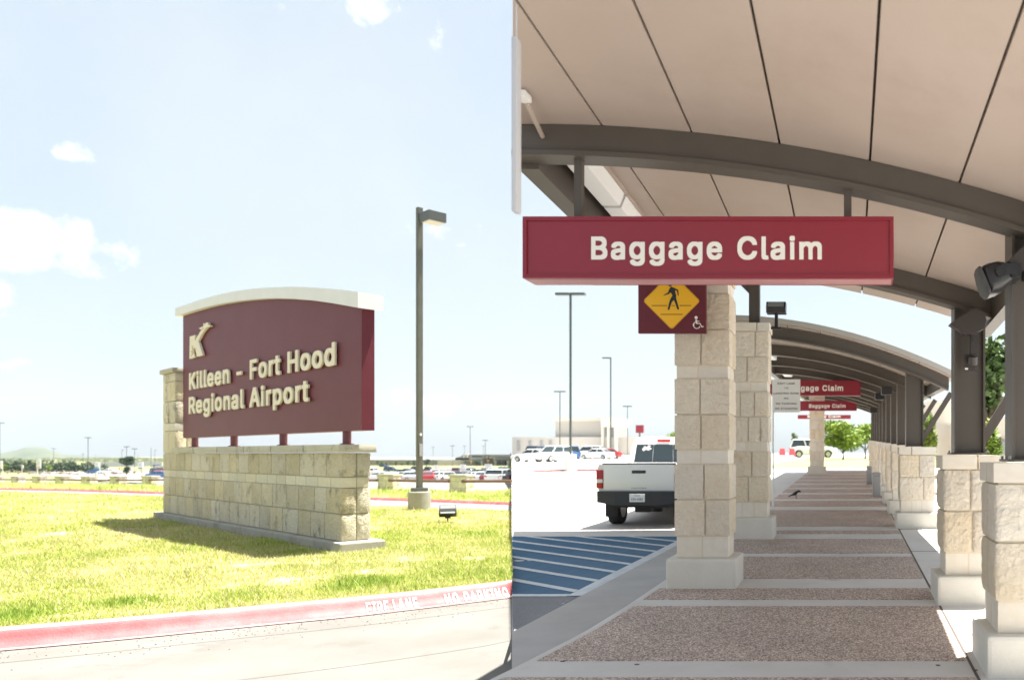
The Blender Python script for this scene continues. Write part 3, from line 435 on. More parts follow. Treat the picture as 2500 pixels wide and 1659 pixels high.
def kerb_pt(s, q):
    i = max(k for k in range(len(ARC) - 1) if ARC[k] <= s) if s > 0 else 0
    p = KD[i].lerp(KD[i + 1], (s - ARC[i]) / (ARC[i + 1] - ARC[i])); t, n = frame_at(i, KD)
    d = interp(q, list(zip(PL, [a for a, _ in PROF]))); z = interp(q, list(zip(PL, [b for _, b in PROF])))
    return p + n * (d - .006) + Vector((0, 0, z + .012))
def kerb_s(x): # arclength whose kerb bottom projects to photo column x
    return min(range(len(KD)), key=lambda i: abs(PX + KD[i].x / KD[i].y * F - x))
ktxt = empty('kerb_lettering', KD[kerb_s(1060)], 0, 'faded white stencilled FIRE LANE NO PARKING lettering on the red kerb', 'lettering')
for body, xa, xb in (('FIRE LANE', 905, 1042), ('NO PARKING', 1098, 1232)):
    L = letters(body, bold=.012, spacing=1.12); x0, x1, y0, y1 = tbounds(L); sa, sb = ARC[kerb_s(xa)], ARC[kerb_s(xb)]
    for vs, fs in L:
        # cut finely enough to bend over the kerb
        bm = bmesh.new(); bv = [bm.verts.new((v.x, v.y, 0)) for v in vs]
        for f in fs:
            try: bm.faces.new([bv[i] for i in f])
            except ValueError: pass
        for k in range(1, 9):
            yy = y0 + (y1 - y0) * k / 9
            bmesh.ops.bisect_plane(bm, geom=bm.verts[:] + bm.edges[:] + bm.faces[:], plane_co=(0, yy, 0), plane_no=(0, 1, 0))
        # stencil bridges
        for v in bm.verts:
            u = (v.co.x - x0) / (x1 - x0); w = (v.co.y - y0) / (y1 - y0)
            v.co = kerb_pt(sa + (sb - sa) * u, .045 + .215 * w) - ktxt.location
        me = bpy.data.meshes.new('letter'); bmesh.ops.recalc_face_normals(bm, faces=bm.faces); bm.to_mesh(me); bm.free(); me.materials.append(M['stencil'])
        add_obj('letter', me, ktxt)

sheet('road', [[(-40 + ((SEAM * Y if Y > 0 else 0) + 40) * i / 10, Y, 0) for i in range(11)] for Y in (-8, 0, 3, 6, 9, 12, 14)], M['road'])
M['tar'] = mat('joint_tar', (.105, .098, .085), .9)
for d0, wd in ((-.62, .012), (-2.6, .01)):              # gutter joint and a lane joint, parallel to the kerb
    rows = []
    for dd in (d0, d0 + wd):
        r = []
        for i, p in enumerate(KD):
            t, n = frame_at(i, KD); q = p + n * (dd + .006 * math.sin(i * .7) + .004 * math.sin(i * 2.3)); r.append(clip_seam((q.x, q.y, .004)))
        rows.append(r)
    sheet('road_joint', rows, M['tar'])
gm = MB(); rg = random.Random(5)
for _ in range(420):
    k = rg.randrange(2, len(KD) - 3); t, n = frame_at(k, KD); p = KD[k] + n * -abs(rg.gauss(.1, .45)) + t * rg.uniform(-.2, .2); r_ = rg.uniform(.003, .011)
    if p.x < SEAM * p.y - .03 and p.y > 6.5: gm.add([p + Vector((r_, 0, .001)), p + Vector((-r_ * .6, r_, .001)), p + Vector((-r_ * .6, -r_, .001)), p + Vector((0, 0, r_))], [(0, 1, 3), (1, 2, 3), (2, 0, 3)])
tag(gm.build('road_grit', M['tar']), 'scattered dark grit on the pale road along the red kerb', 'grit', kind='stuff')
# lawn between the two roads
KT = []
for i, p in enumerate(KD):
    t, n = frame_at(i, KD); q = p + n * .40; KT.append(Vector(clip_seam((q.x, q.y, .17))))
def resample(P, n):
    A = [0]
    for a, b in zip(P, P[1:]): A.append(A[-1] + (b - a).length)
    out = []
    for k in range(n):
        s = A[-1] * k / (n - 1); i = min(max(j for j in range(len(A)) if A[j] <= s), len(P) - 2)
        out.append(P[i].lerp(P[i + 1], (s - A[i]) / max(1e-9, A[i + 1] - A[i])))
    return out
FARL = [GL(x, y, .1) for x, y in ((-700, 1183), (-330, 1191), (0, 1200), (200, 1205.5), (394, 1212), (650, 1222), (909, 1234), (1080, 1240), (1250, 1247), (1256, 1247.2))]; FARL[-1].x = SEAM * FARL[-1].y
NU = 60
ka, fa = resample(KT, NU), resample(FARL, NU)
def lawn_z(X, Y, w): return .17 - .07 * w + zl(Y) + .025 * math.sin(X * 1.3 + Y) * math.sin(Y * .9 - .4 * X) * min(1, 8 * w * (1 - w))
lawn_rows = []
for k in range(30):
    w = k / 29; r = []
    for a, b in zip(ka, fa):
        p = a.lerp(b, w); r.append((p.x, p.y, lawn_z(p.x, p.y, w)))
    lawn_rows.append(r)
lawn = sheet('lawn', lawn_rows, M['soil'])

# far service road, its red kerb, verge, then the car park
def strip(name, A, B, m, dz, n=40, kind='structure'):
    return sheet(name, [[Vector(clip_seam((p.x, p.y, zl(p.y) + dz))) for p in resample(A, n)], [Vector(clip_seam((p.x, p.y, zl(p.y) + dz))) for p in resample(B, n)]], m, kind=kind)
C2 = [GL(x, y) for x, y in ((-700, 1183), (-330, 1189), (0, 1196.5), (200, 1201), (394, 1207.5), (650, 1214), (909, 1222), (1080, 1228.5), (1250, 1235), (1256, 1235.2))]
strip('service_road', [p + Vector((.1, -.25, 0)) for p in FARL], C2, M['farroad'], .03)
rows = []
C2r = resample(C2, 60)
for d, z in ((0, .03), (.03, .035), (.05, .10), (.08, .125), (.2, .13), (.36, .12)):
    r = []
    for i, p in enumerate(C2r):
        t, n = frame_at(i, C2r); q = p + n * d; r.append(clip_seam((q.x, q.y, zl(q.y) + z)))
    rows.append(r)
sheet('far_kerb', rows, M['curb_red'])
V1 = []
for i, p in enumerate(C2r):
    t, n = frame_at(i, C2r); V1.append(Vector(clip_seam(tuple(p + n * .35))))
V2 = [Vector(clip_seam(tuple(GL(x, y)))) for x, y in ((-700, 1175), (-330, 1179), (0, 1184), (200, 1187), (394, 1190.5), (650, 1195), (909, 1199.5), (1080, 1202), (1250, 1204), (1256, 1204.1))]
verge = sheet('verge', [[Vector((p.x, p.y, zl(p.y) + .14)) for p in resample(V1, 40)], [Vector((p.x, p.y, zl(p.y) + .12)) for p in resample(V2, 40)]], M['grassfar'])
# car park sheet beyond the verge
def lot_row(Y, dz):
    x1 = SEAM * Y; x0 = -1.9 * Y
    return [(x0 + (x1 - x0) * i / 12, Y, zl(Y) + dz) for i in range(13)]
lotA = resample(V2, 30)
rows = [[Vector((p.x, p.y + .05, zl(p.y) + .06)) for p in lotA]]
for Y in (60, 78, 100, 142, 190, 240, 270):
    rows.append([Vector(((-1.15 if j == 0 else -1.15 + (1.15 + SEAM) * j / 29) * Y, Y + max(0, (lotA[j].y - 40)) * .25, zl(Y + max(0, (lotA[j].y - 40)) * .25) + .06)) for j in range(30)])
sheet('car_park', rows, M['lot'])
# grass strip at the far side of the car park
sheet('far_verge', [[(x, Y + 40 * (-.45 * Y - x) / Y * .0, zl(Y) + .09) for x in frange(-.98 * Y, SEAM * Y, 12)] for Y in (325, 362, 398)], M['grassfar'])
for k, (ya, yb) in enumerate(((1186.5, 1188), (1180.3, 1181.3), (1176.6, 1177.3))):  # pavement joints
    for xa, xb in ((0, 400), (909, 1250)):
        A = [GL(x, ya + (0 if xa else -.018 * (400 - x) * .35), .068) for x in frange(xa, xb, 14)]; B = [GL(x, yb + (0 if xa else -.018 * (400 - x) * .35), .068) for x in frange(xa, xb, 14)]
        o = sheet('pavement_joint', [A, B], M['tar'])

# ------------------------------------------------------------------ grass blades (uncountable): one object each for lawn, verge
zp = lambda x, y: GL(x * .529, 1200 + y * .529, .15)
BARE = [(zp(x, y).x, zp(x, y).y, r) for x, y, r in ((1160, 345, .34), (1180, 432, .42), (1020, 447, .28), (1370, 412, .36), (1655, 330, .3), (1640, 385, .34), (230, 470, .3), (270, 192, .5), (2190, 308, .28), (850, 412, .18), (1085, 378, .14), (1440, 340, .3), (710, 165, .55))]
LUSH = [(zp(x, y).x, zp(x, y).y, r) for x, y, r in ((1720, 428, .55), (1600, 455, .4), (600, 520, .4), (60, 590, .5), (2200, 195, .8), (1300, 285, .5))]
def tri_grass(name, quads, count_fn, h_fn, label, matl, seed):
    rng = np.random.default_rng(seed); V = []; C = []
    for (a, b, c, d) in quads:
        ctr = (a + b + c + d) / 4; area = ((b - a).cross(d - a)).length / 2 + ((b - c).cross(d - c)).length / 2
        n = rng.poisson(count_fn(ctr) * area)
        if n == 0: continue
        u, v = rng.random(n), rng.random(n); A, B, Cc, D = (np.array(p) for p in (a, b, c, d))
        P = (A[None] * ((1 - u) * (1 - v))[:, None] + B[None] * (u * (1 - v))[:, None] + Cc[None] * (u * v)[:, None] + D[None] * ((1 - u) * v)[:, None])
        V.append(P)
    P = np.concatenate(V); n = len(P)
    nz = np.sin(P[:, 0] * 2.1 + 1.3 * np.sin(P[:, 1] * 1.7)) * np.sin(P[:, 1] * 2.6 + P[:, 0] * .7) + .6 * np.sin(P[:, 0] * 5.3 - P[:, 1] * 4.1) * np.sin(P[:, 1] * 6.7)
    pk = np.clip(1.15 + .55 * nz, .12, 1); lush = np.zeros(n)
    for (cx, cy, r) in BARE:
        dd = np.hypot(P[:, 0] - cx, (P[:, 1] - cy)) / r + .35 * np.sin(P[:, 0] * 9 + P[:, 1] * 7); pk = np.where(dd < 1, .06 + .25 * np.clip(dd, 0, 1), pk)
    for (cx, cy, r) in LUSH: lush = np.maximum(lush, np.clip(1.2 - np.hypot(P[:, 0] - cx, P[:, 1] - cy) / r, 0, 1))
    keep = rng.random(n) < pk; P = P[keep]; nz = nz[keep]; lush = lush[keep]; n = len(P)
    h = h_fn(P[:, 1]) * (.5 + rng.gamma(2.6, .17, n)) * np.clip(1 + .3 * nz, .6, 1.5) * (1 + .4 * lush); ang = rng.uniform(0, 2 * np.pi, n); w = h * rng.uniform(.06, .12, n) + .0003 * P[:, 1]
    la = rng.uniform(0, 2 * np.pi, n); lean = h * rng.uniform(.15, .9, n)
    tx, ty = np.cos(ang) * w, np.sin(ang) * w
    v = np.empty((n, 3, 3)); v[:, 0] = P - np.stack([tx, ty, np.zeros(n)], 1); v[:, 1] = P + np.stack([tx, ty, np.zeros(n)], 1)
    v[:, 2] = P + np.stack([np.cos(la) * lean, np.sin(la) * lean, h], 1)
    dry = np.clip(.5 - .45 * lush + .2 * np.sin(P[:, 0] * .55 + 1) * np.sin(P[:, 1] * .62) - .12 * nz + rng.normal(0, .27, n), 0, 1)
    me = bpy.data.meshes.new(name); me.vertices.add(n * 3); me.vertices.foreach_set('co', v.reshape(-1)); me.loops.add(n * 3); me.loops.foreach_set('vertex_index', np.arange(n * 3))
    me.polygons.add(n); me.polygons.foreach_set('loop_start', np.arange(n) * 3); me.polygons.foreach_set('loop_total', np.full(n, 3)); me.update()
    at_ = me.attributes.new('dry', 'FLOAT', 'POINT'); at_.data.foreach_set('value', np.repeat(dry, 3))
    me.materials.append(matl); o = add_obj(name, me); tag(o, label, 'grass', kind='stuff'); return o
def grass_mat():
    m = bpy.data.materials.new('grass_blades'); m.use_nodes = True; ns, ls = m.node_tree.nodes, m.node_tree.links; b = ns['Principled BSDF']
    a = ns.new('ShaderNodeAttribute'); a.attribute_name = 'dry'; cr = ns.new('ShaderNodeValToRGB'); e = cr.color_ramp.elements
    e[0].color = (.24, .35, .055, 1); e[1].color = (.70, .62, .42, 1)
    for p, c in ((.3, (.42, .49, .10, 1)), (.56, (.55, .55, .19, 1)), (.78, (.63, .58, .33, 1))): k = e.new(p); k.color = c
    ls.new(a.outputs['Fac'], cr.inputs[0]); ls.new(cr.outputs[0], b.inputs['Base Color']); b.inputs['Roughness'].default_value = .55; b.inputs['Specular IOR Level'].default_value = .3
    tr = ns.new('ShaderNodeBsdfTranslucent'); ls.new(cr.outputs[0], tr.inputs[0]); mx = ns.new('ShaderNodeMixShader'); mx.inputs[0].default_value = .38
    ls.new(b.outputs[0], mx.inputs[1]); ls.new(tr.outputs[0], mx.inputs[2]); ls.new(mx.outputs[0], ns['Material Output'].inputs[0]); return m
M['blade'] = grass_mat()
def quads_of(rows):
    for r0, r1 in zip(rows, rows[1:]):
        for i in range(len(r0) - 1):
            q = [Vector(r0[i]), Vector(r0[i + 1]), Vector(r1[i + 1]), Vector(r1[i])]
            c = sum(q, Vector()) / 4
            if c.x / c.y > (-140 - PX) / F: yield q
tri_grass('lawn_grass', quads_of(lawn_rows), lambda c: 4200 if c.y < 12.5 else (2200 if c.y < 17 else (900 if c.y < 23 else 420)), lambda Y: .034 + .0009 * Y, 'sunlit yellow-green grass blades of the lawn round the monument sign', M['blade'], 3)
vr = [[Vector((p.x, p.y, zl(p.y) + .14)) for p in resample(V1, 40)], [Vector((p.x, p.y, zl(p.y) + .12)) for p in resample(V2, 40)]]
tri_grass('verge_grass', quads_of(vr), lambda c: 110, lambda Y: .12 + 0 * Y, 'thin strip of grass between the far red kerb and the rail fence', M['blade'], 5)

# ================================================================== STONE PIECES
def unit_stone(name, m, cuts, amp, seed, rows=None):
    rng = random.Random(seed); bm = bmesh.new(); bmesh.ops.create_cube(bm, size=1)
    bmesh.ops.subdivide_edges(bm, edges=bm.edges[:], cuts=cuts, use_grid_fill=True)
    for v in bm.verts:
        c = v.co; on = sum(abs(abs(t) - .5) < 1e-4 for t in c)
        if on == 1:
            k = max(range(3), key=lambda i: abs(c[i])); e = max(abs(c[i]) for i in range(3) if i != k)
            if k != 2: c[k] += math.copysign(amp * rng.uniform(.1, 1) * (1 - (2 * e) ** 4), c[k])
        elif on >= 2:
            for i in range(3): c[i] -= math.copysign(.012 + rng.uniform(0, amp * .35) * (i != 2), c[i]) if abs(abs(c[i]) - .5) < .02 else 0
    me = bpy.data.meshes.new(name); bm.to_mesh(me); bm.free(); me.materials.append(m)
    me.polygons.foreach_set('use_smooth', [True] * len(me.polygons)); me.set_sharp_from_angle(angle=rad(50)); return me
ST = {k: [unit_stone('stone', M[m], c, a, s + 31 * j) for s in range(nv)] for j, (k, m, c, a, nv) in enumerate((
    ('wall', 'stone', 4, .022, 8), ('band', 'stone_band', 1, .0, 3), ('cap', 'capstone', 1, .01, 3), ('pillar', 'pstone', 4, .022, 6), ('pband', 'pband', 1, .0, 3), ('small', 'stone', 2, .06, 4), ('rough', 'pstone', 8, .045, 4)))}
def stone(kind, x0, x1, y0, y1, z0, z1, parent, gap=.006, name='stone'):
    return add_obj(name, random.choice(ST[kind]), parent, ((x0 + x1) / 2, (y0 + y1) / 2, (z0 + z1) / 2), 0, (x1 - x0 - 2 * gap, y1 - y0 - 2 * gap, z1 - z0 - 2 * gap))
def splits(a, b, n, jit=.18):
    w = [1 + random.uniform(-jit, jit) for _ in range(n)]; t = sum(w); out = [a]
    for q in w: out.append(out[-1] + q / t * (b - a))
    out[-1] = b; return out

# ================================================================== MONUMENT SIGN
Cc = GL(833, 1321.6, .34); XA = Vector((.7993, -.6009, 0)); NA = Vector((.6009, .7993, 0)); ROT = math.atan2(XA.y, XA.x)
GZ = .34
def sg(x, y, t):                                        # photo pixel -> sign's own (along, up) on the plane t behind its front
    d = Vector(((x - PX) / F, 1, (PY - y) / F)); o = Vector((0, 0, CZ)); l = (t + NA.dot(Cc)) / NA.dot(d)
    p = o + d * l - Cc; return XA.dot(p), p.z
wall = empty('monument_wall', Cc, ROT, 'long weathered limestone wall with a tall end pillar under the maroon airport sign', 'stone wall')
WL = sg(397, 1248, 0)[0]; TH = .52; PW = sg(427, 1106, 0)[0]
ZT = sg(835, 1104, 0)[1]; ZC = sg(837.4, 1083.2, -.06)[1]      # wall top, cap top
hs = [ZT * f for f in (0, .305, .60, .72, 1)]
MB().box(WL + .04, -.04, .04, TH - .04, -.02, ZT - .01).build('mortar_core', M['mortar'], wall, True)
for k, (n, kind) in enumerate(((17, 'wall'), (18, 'wall'), (20, 'band'), (17, 'wall'))):
    xs = splits(WL, 0, n); z0, z1 = hs[k], hs[k + 1]; b = .0 if kind == 'wall' else .02
    for i in range(n):
        if i == n - 1:   # corner stones cover the end face
            stone(kind, xs[i], 0, b, TH * .52, z0, z1, wall); stone(kind, xs[i] + .1, 0 - b, TH * .52, TH - b, z0, z1, wall)
        else:
            stone(kind, xs[i], xs[i + 1], b, TH * .5, z0, z1, wall); 
            if i % 2 == 0: stone(kind, xs[i], xs[min(i + 2, n - 1)], TH * .5, TH - b, z0, z1, wall)
cx = splits(PW, .10, 6, .12)
for a, b in zip(cx, cx[1:]): stone('cap', a, b, -.08, TH + .08, ZT, ZC, wall, .004, 'capstone')
# tall end pillar
PT = sg(425, 897, 0)[1]; ph = [ZT, ZT + .62, ZT + .84, ZT + 1.45, ZT + 2.0, PT - .13]
MB().box(WL + .04, PW - .04, .04, TH - .04, ZT, PT - .14).build('pillar_core', M['mortar'], wall, True)
for k in range(5):
    kind = 'band' if k == 1 else 'wall'; xs = splits(WL, PW, 2, .3)
    for a, b in zip(xs, xs[1:]):
        stone(kind, a, b, 0, TH * .5, ph[k], ph[k + 1], wall); stone(kind, a, b, TH * .5, TH, ph[k], ph[k + 1], wall)
stone('cap', WL - .06, PW + .06, -.07, TH + .07, PT - .13, PT, wall, .003, 'capstone')
ft = sg(950, 1326, .2)
MB().bbox(WL - .45, .27, -.12, TH + .16, -.32, -.004, .03).build('footing', M['slab'], wall, True)

brd = empty('monument_sign', Cc, ROT, 'maroon airport sign board with arched white cap and raised cream letters', 'sign')
T0, T1 = .14, .36
XL = sg(447, 1000, T0)[0]; XR = sg(883, 1000, T0)[0]; ZB = (sg(447, 1068, T0)[1] + sg(883, 1050.6, T0)[1]) / 2
arcp = [sg(380 + x * .4335, 680 + y * .4335, T0) for x, y in ((160, 205), (240, 180), (320, 158), (410, 139), (500, 125), (600, 115), (690, 110), (800, 113), (900, 120), (1030, 138), (1165, 160))]
arct = [sg(380 + x * .4335, 680 + y * .4335, T0 - .1) for x, y in ((112, 175), (175, 147), (250, 120), (325, 98), (400, 80), (500, 63), (600, 52), (760, 45), (900, 50), (1030, 60), (1180, 80))]
arcp[0] = (XL, arcp[0][1]); arcp[-1] = (XR, arcp[-1][1])
poly = [(XL, ZB), (XR, ZB)] + arcp[::-1]
board = MB().prism(poly, T0, T1).build('board', M['maroon'], brd, True)
def arcz(x, P): return interp(x, sorted(P))
m = MB(); rings = []
x0, x1 = arct[0][0], XR + .12
for i in range(33):
    x = x0 + (x1 - x0) * i / 32
    def ext(P, x):
        P = sorted(P)
        if x < P[0][0]: a, b = P[0], P[1]
        elif x > P[-1][0]: a, b = P[-2], P[-1]
        else: return interp(x, P)
        return a[1] + (b[1] - a[1]) * (x - a[0]) / (b[0] - a[0])
    zb, zt = ext(arcp, x) - .015, ext(arct, x); zt = max(zt, zb + .22)
    rings.append([(x, T0 - .11, zb), (x, T1 + .11, zb), (x, T1 + .11, zt), (x, T0 - .11, zt)])
m.loft(rings).build('arched_cap', M['signcap'], brd, True, smooth=True)
for x in (476, 571.6, 692, 847):
    lx = sg(x, 1075, (T0 + T1) / 2)[0]; m = MB(); m.bar((lx, (T0 + T1) / 2, ZC), (lx, (T0 + T1) / 2, ZB + .02), .15, .15, 16)
    m.bar((lx, (T0 + T1) / 2, ZC), (lx, (T0 + T1) / 2, ZC + .02), .24, .24, 16); m.build('support_post', M['maroon_post'], brd, True, smooth=True)
def place_letters(body, pl, pr, parent, t, cap_px, bold=.03, spacing=1.0, depth=.035, matl=None):
    """letters on the sign plane: pl / pr = baseline start and end pixels, cap_px = pixel of the first capital's top"""
    L = letters(body, bold=bold, extrude=.5, spacing=spacing, res=5); x0, x1, y0, y1 = tbounds(L)
    ax, az = sg(*pl, t); bx, bz = sg(*pr, t); base = (az + bz) / 2
    Lc = letters('H', bold=bold); ch = tbounds(Lc); cap = sg(*cap_px, t)[1] - az
    for vs, fs in L:
        mm = MB(); mm.add([(ax + (v.x - x0) / (x1 - x0) * (bx - ax), t - .03 + (0 if v.z > 0 else 1) * depth - depth, base + (v.y - ch[2]) / (ch[3] - ch[2]) * cap) for v in vs], fs)
        mm.build('letter', matl or M['letter'], parent, True)
place_letters('Killeen - Fort Hood', (468.9, 951.8), (826, 891.1), board, T0, (469, 911))
place_letters('Regional Airport', (468, 1010.3), (761, 979.1), board, T0, (468, 969.5))
# emblem: a K whose arm is a contrail with an aircraft
def lg(x, y): return sg(440 + x * .12757, 760 + y * .12755, T0)
K = [(245, 485), (350, 455), (340, 575), (385, 500), (430, 415), (480, 350), (535, 320), (553, 335), (505, 395), (465, 460), (410, 570), (495, 840), (385, 868), (345, 700), (325, 760), (343, 882), (238, 910)]
MB().prism([lg(*p) for p in K], T0 - .07, T0 - .02).build('emblem', M['letter'], board, True)
pl_ = [(430, 332), (525, 292), (524, 235), (545, 235), (552, 262), (575, 222), (600, 216), (618, 245), (612, 262), (640, 264), (660, 282), (640, 298), (595, 308), (560, 335), (532, 322), (490, 335), (470, 355), (458, 338)]
MB().prism([lg(*p) for p in pl_], T0 - .09, T0 - .03).build('emblem_aircraft', M['letter'], board, True)
star = [(275, 860), (300, 800), (262, 770), (298, 755), (296, 660), (325, 740), (350, 700), (340, 770), (355, 830), (312, 805)]
MB().prism([lg(*p) for p in star], T0 - .082, T0 - .072).build('emblem_star', mat('emblem_star_tan', (.50, .40, .22), .6), board, True)
# small in-ground fixture beside the wall
p = GL(447, 1266.5, .17); MB().bbox(p.x - .2, p.x + .2, p.y - .12, p.y + .12, p.z, p.z + .05, .02).build('ground_box', M['whitepaint'])
tag(bpy.data.objects['ground_box'], 'small white utility lid in the grass at the foot of the stone wall', 'utility lid')

# ================================================================== LAMP POST ON THE LAWN
b = GL(1024, 1244, .1); H = CZ + (PY - 507) / F * b.y - b.z; YB = b.y
lamp = empty('lamp_post', b, rad(-36.9), 'tall dark bronze square lamp post with one shoebox head on a concrete pedestal', 'lamp post')
hw = .5 * 50 / F * YB
pt = CZ + (PY - 1199) / F * YB - b.z
m = MB(); m.loft([[(math.cos(t) * r, math.sin(t) * r, z) for t in [2 * math.pi * i / 28 for i in range(28)]] for z, r in ((-.15, hw), (pt - .02, hw), (pt, hw - .02))]); m.build('pedestal', M['pedestal'], lamp, True, smooth=True)
MB().bbox(-.2, .2, -.2, .2, pt, pt + .13, .01).build('base_cover', M['bronzehead'], lamp, True)
MB().bbox(-.083, .083, -.083, .083, pt + .13, H, .012).build('pole', M['bronze'], lamp, True)
MB().bbox(.086, .12, -.05, .05, pt + 1.2, pt + 1.62, .008).build('hand_hole_cover', M['greysteel'], lamp, True)
MB().bbox(.084, .105, -.03, .03, pt + 1.9, pt + 1.98, .006).build('fixing_box', M['whitepaint'], lamp, True)
hz = H - .42
MB().box(.083, .2, -.06, .083, hz, hz + .2).build('bracket', M['bronzehead'], lamp, True)
m = MB(); m.box(.2, .8, -.06, .52, hz - .12, hz + .2); lhd = m.build('lamp_head', M['bronzehead'], lamp, True)
MB().box(.23, .77, -.03, .49, hz - .135, hz - .119).build('lens', M['lens'], lhd, True)

# ================================================================== FLOODLIGHT IN THE GRASS
b = GL(1093, 1275, .13); s_ = b.y / F
fl = empty('floodlight', b, rad(28), 'small dark ground floodlight aimed at the sign, in the grass by the lamp post', 'floodlight')
m = MB(); sec = []
for x in (-19 * s_, 19 * s_):
    sec.append([(x, y, z) for y, z in ((-.16, .36 * 1), (-.2, .30), (-.2, .22), (-.12, .13), (.05, .13), (.15, .2), (.17, .32), (.1, .42), (-.04, .46))])
h0 = 15 * s_
for r in sec:
    for i, q in enumerate(r): r[i] = (q[0], q[1], q[2] - .13 + h0)
m.loft(sec).build('housing', M['black'], fl, True)
m = MB(); m.add([(-16 * s_, -.2, .105 + h0), (16 * s_, -.2, .105 + h0), (16 * s_, -.085, .345 + h0 - .03), (-16 * s_, -.085, .345 + h0 - .03)], [(0, 1, 2, 3)])
m.add([(-15.9 * s_, -.19, .11 + h0), (15.9 * s_, -.19, .11 + h0), (15.9 * s_, -.07, .34 + h0 - .03), (-15.9 * s_, -.07, .34 + h0 - .03)], [(3, 2, 1, 0)])
g = m.build('glass', M['glassface'], fl, True); g.location.y = -.025
MB().bar((0, 0, h0 + .02), (0, 0, .1), .05, .05, 8).bar((-.07, 0, h0), (.07, 0, h0), .06, .1, 8).build('knuckle', M['black'], fl, True)
MB().bar((0, 0, -.05), (0, 0, .12), .035, .035, 8).build('stake', M['black'], fl, True)

# ================================================================== RAIL FENCE WITH STONE PILLARS
PIL = [(-8, 1184.6, 22.2), (44.2, 1185.2, 22.6), (96.9, 1186.6, 24.3), (154.3, 1188, 26.2), (218, 1189.4, 26.8), (289, 1190.4, 28.3), (367.8, 1191.4, 29.7)]
PIR = [(950.5, 1200.9, 43), (1127, 1205.6, 46.5)]
def small_pillar(loc, rz):
    r = empty('fence_pillar', loc, rz); w, d, h = .93, .62, .93
    MB().box(-w / 2 + .02, w / 2 - .02, -d / 2 + .02, d / 2 - .02, 0, h - .1).build('pillar_core', M['mortar'], r, True)
    zz = [.0, .28, .62, .83]
    for a, b in zip(zz, zz[1:]):
        xs = splits(-w / 2, w / 2, 3 if a != .28 else 2, .25)
        for p, q in zip(xs, xs[1:]): stone('small', p, q, -d / 2, .02, a, b, r); 
        stone('small', -w / 2, 0, .02, d / 2, a, b, r); stone('small', 0, w / 2, .02, d / 2, a, b, r)
    stone('cap', -w / 2 - .04, w / 2 + .04, -d / 2 - .04, d / 2 + .04, .83, .95, r, .003, 'capstone')
    MB().box(-w / 2 - .3, w / 2 + .3, -d / 2 - .2, d / 2 + .2, -.25, -.003).build('footing', M['slab'], r, True); return r
wtop = []
fdir = math.atan2(40, -64)
names = ['fence pillar cut by the left edge of the picture', 'first full fence pillar from the left edge', 'second full fence pillar from the left edge', 'third fence pillar from the left, darkest and most mottled', 'fourth full fence pillar from the left edge', 'fifth fence pillar from the left, second before the sign wall', 'fence pillar nearest the left end of the sign wall', 'fence pillar between the sign wall and the lamp post', 'fence pillar right of the lamp post behind the floodlight']
rail_y = .62
prev = None; first = None; pilpos = []
for i, (x, y, w) in enumerate(PIL + PIR):
    Y = .93 * F / w; X = (x - PX) / F * Y; g = CZ + (PY - y) / F * Y + .02; pilpos.append(Vector((X, Y, g)))
    r = small_pillar((X, Y, g), rad(-9))
    tag(r, 'stone ' + names[i], 'pillar', 'stone pillars of the rail fence')
def rail(a, b, label):
    o = (a + b) / 2; r = empty('pipe_rail', o, 0, label, 'rail', 'brown rails of the stone pillar fence')
    za = a + Vector((0, -.33, rail_y)); zb = b + Vector((0, -.33, rail_y))
    MB().bar(za, zb, .15, .15, 12).build('top_rail', M['brown_rail'], r, smooth=True)
    return r
e0 = Vector((.47, 0, 0))
for i in range(len(PIL) - 1): rail(pilpos[i] + Vector((.2, 0, 0)), pilpos[i + 1] - e0, ['brown rail span at the left edge of the picture', 'brown rail span left of the second full pillar', 'brown rail span left of the dark mottled pillar', 'brown rail span right of the dark mottled pillar', 'brown rail span two pillars left of the sign wall', 'brown rail span one pillar left of the sign wall'][i])
rail(pilpos[6] + Vector((.2, 0, 0)), pilpos[6] + Vector((4.8, -3, .15)), 'brown rail stub running behind the left end of the sign wall')
rail(pilpos[7] - Vector((4.7, -2.9, .1)), pilpos[7] - e0, 'brown rail span coming out behind the right end of the sign wall')
rail(pilpos[7] + Vector((.2, 0, 0)), pilpos[8] - e0, 'brown rail span passing behind the lamp post')
en = at(1250, 1172.5, 36.6); rail(pilpos[8] + Vector((.2, 0, 0)), Vector((SEAM * 36.6 - .02, 36.6 + .33, pilpos[8].z + .04)), 'brown rail span right of the rightmost fence pillar')

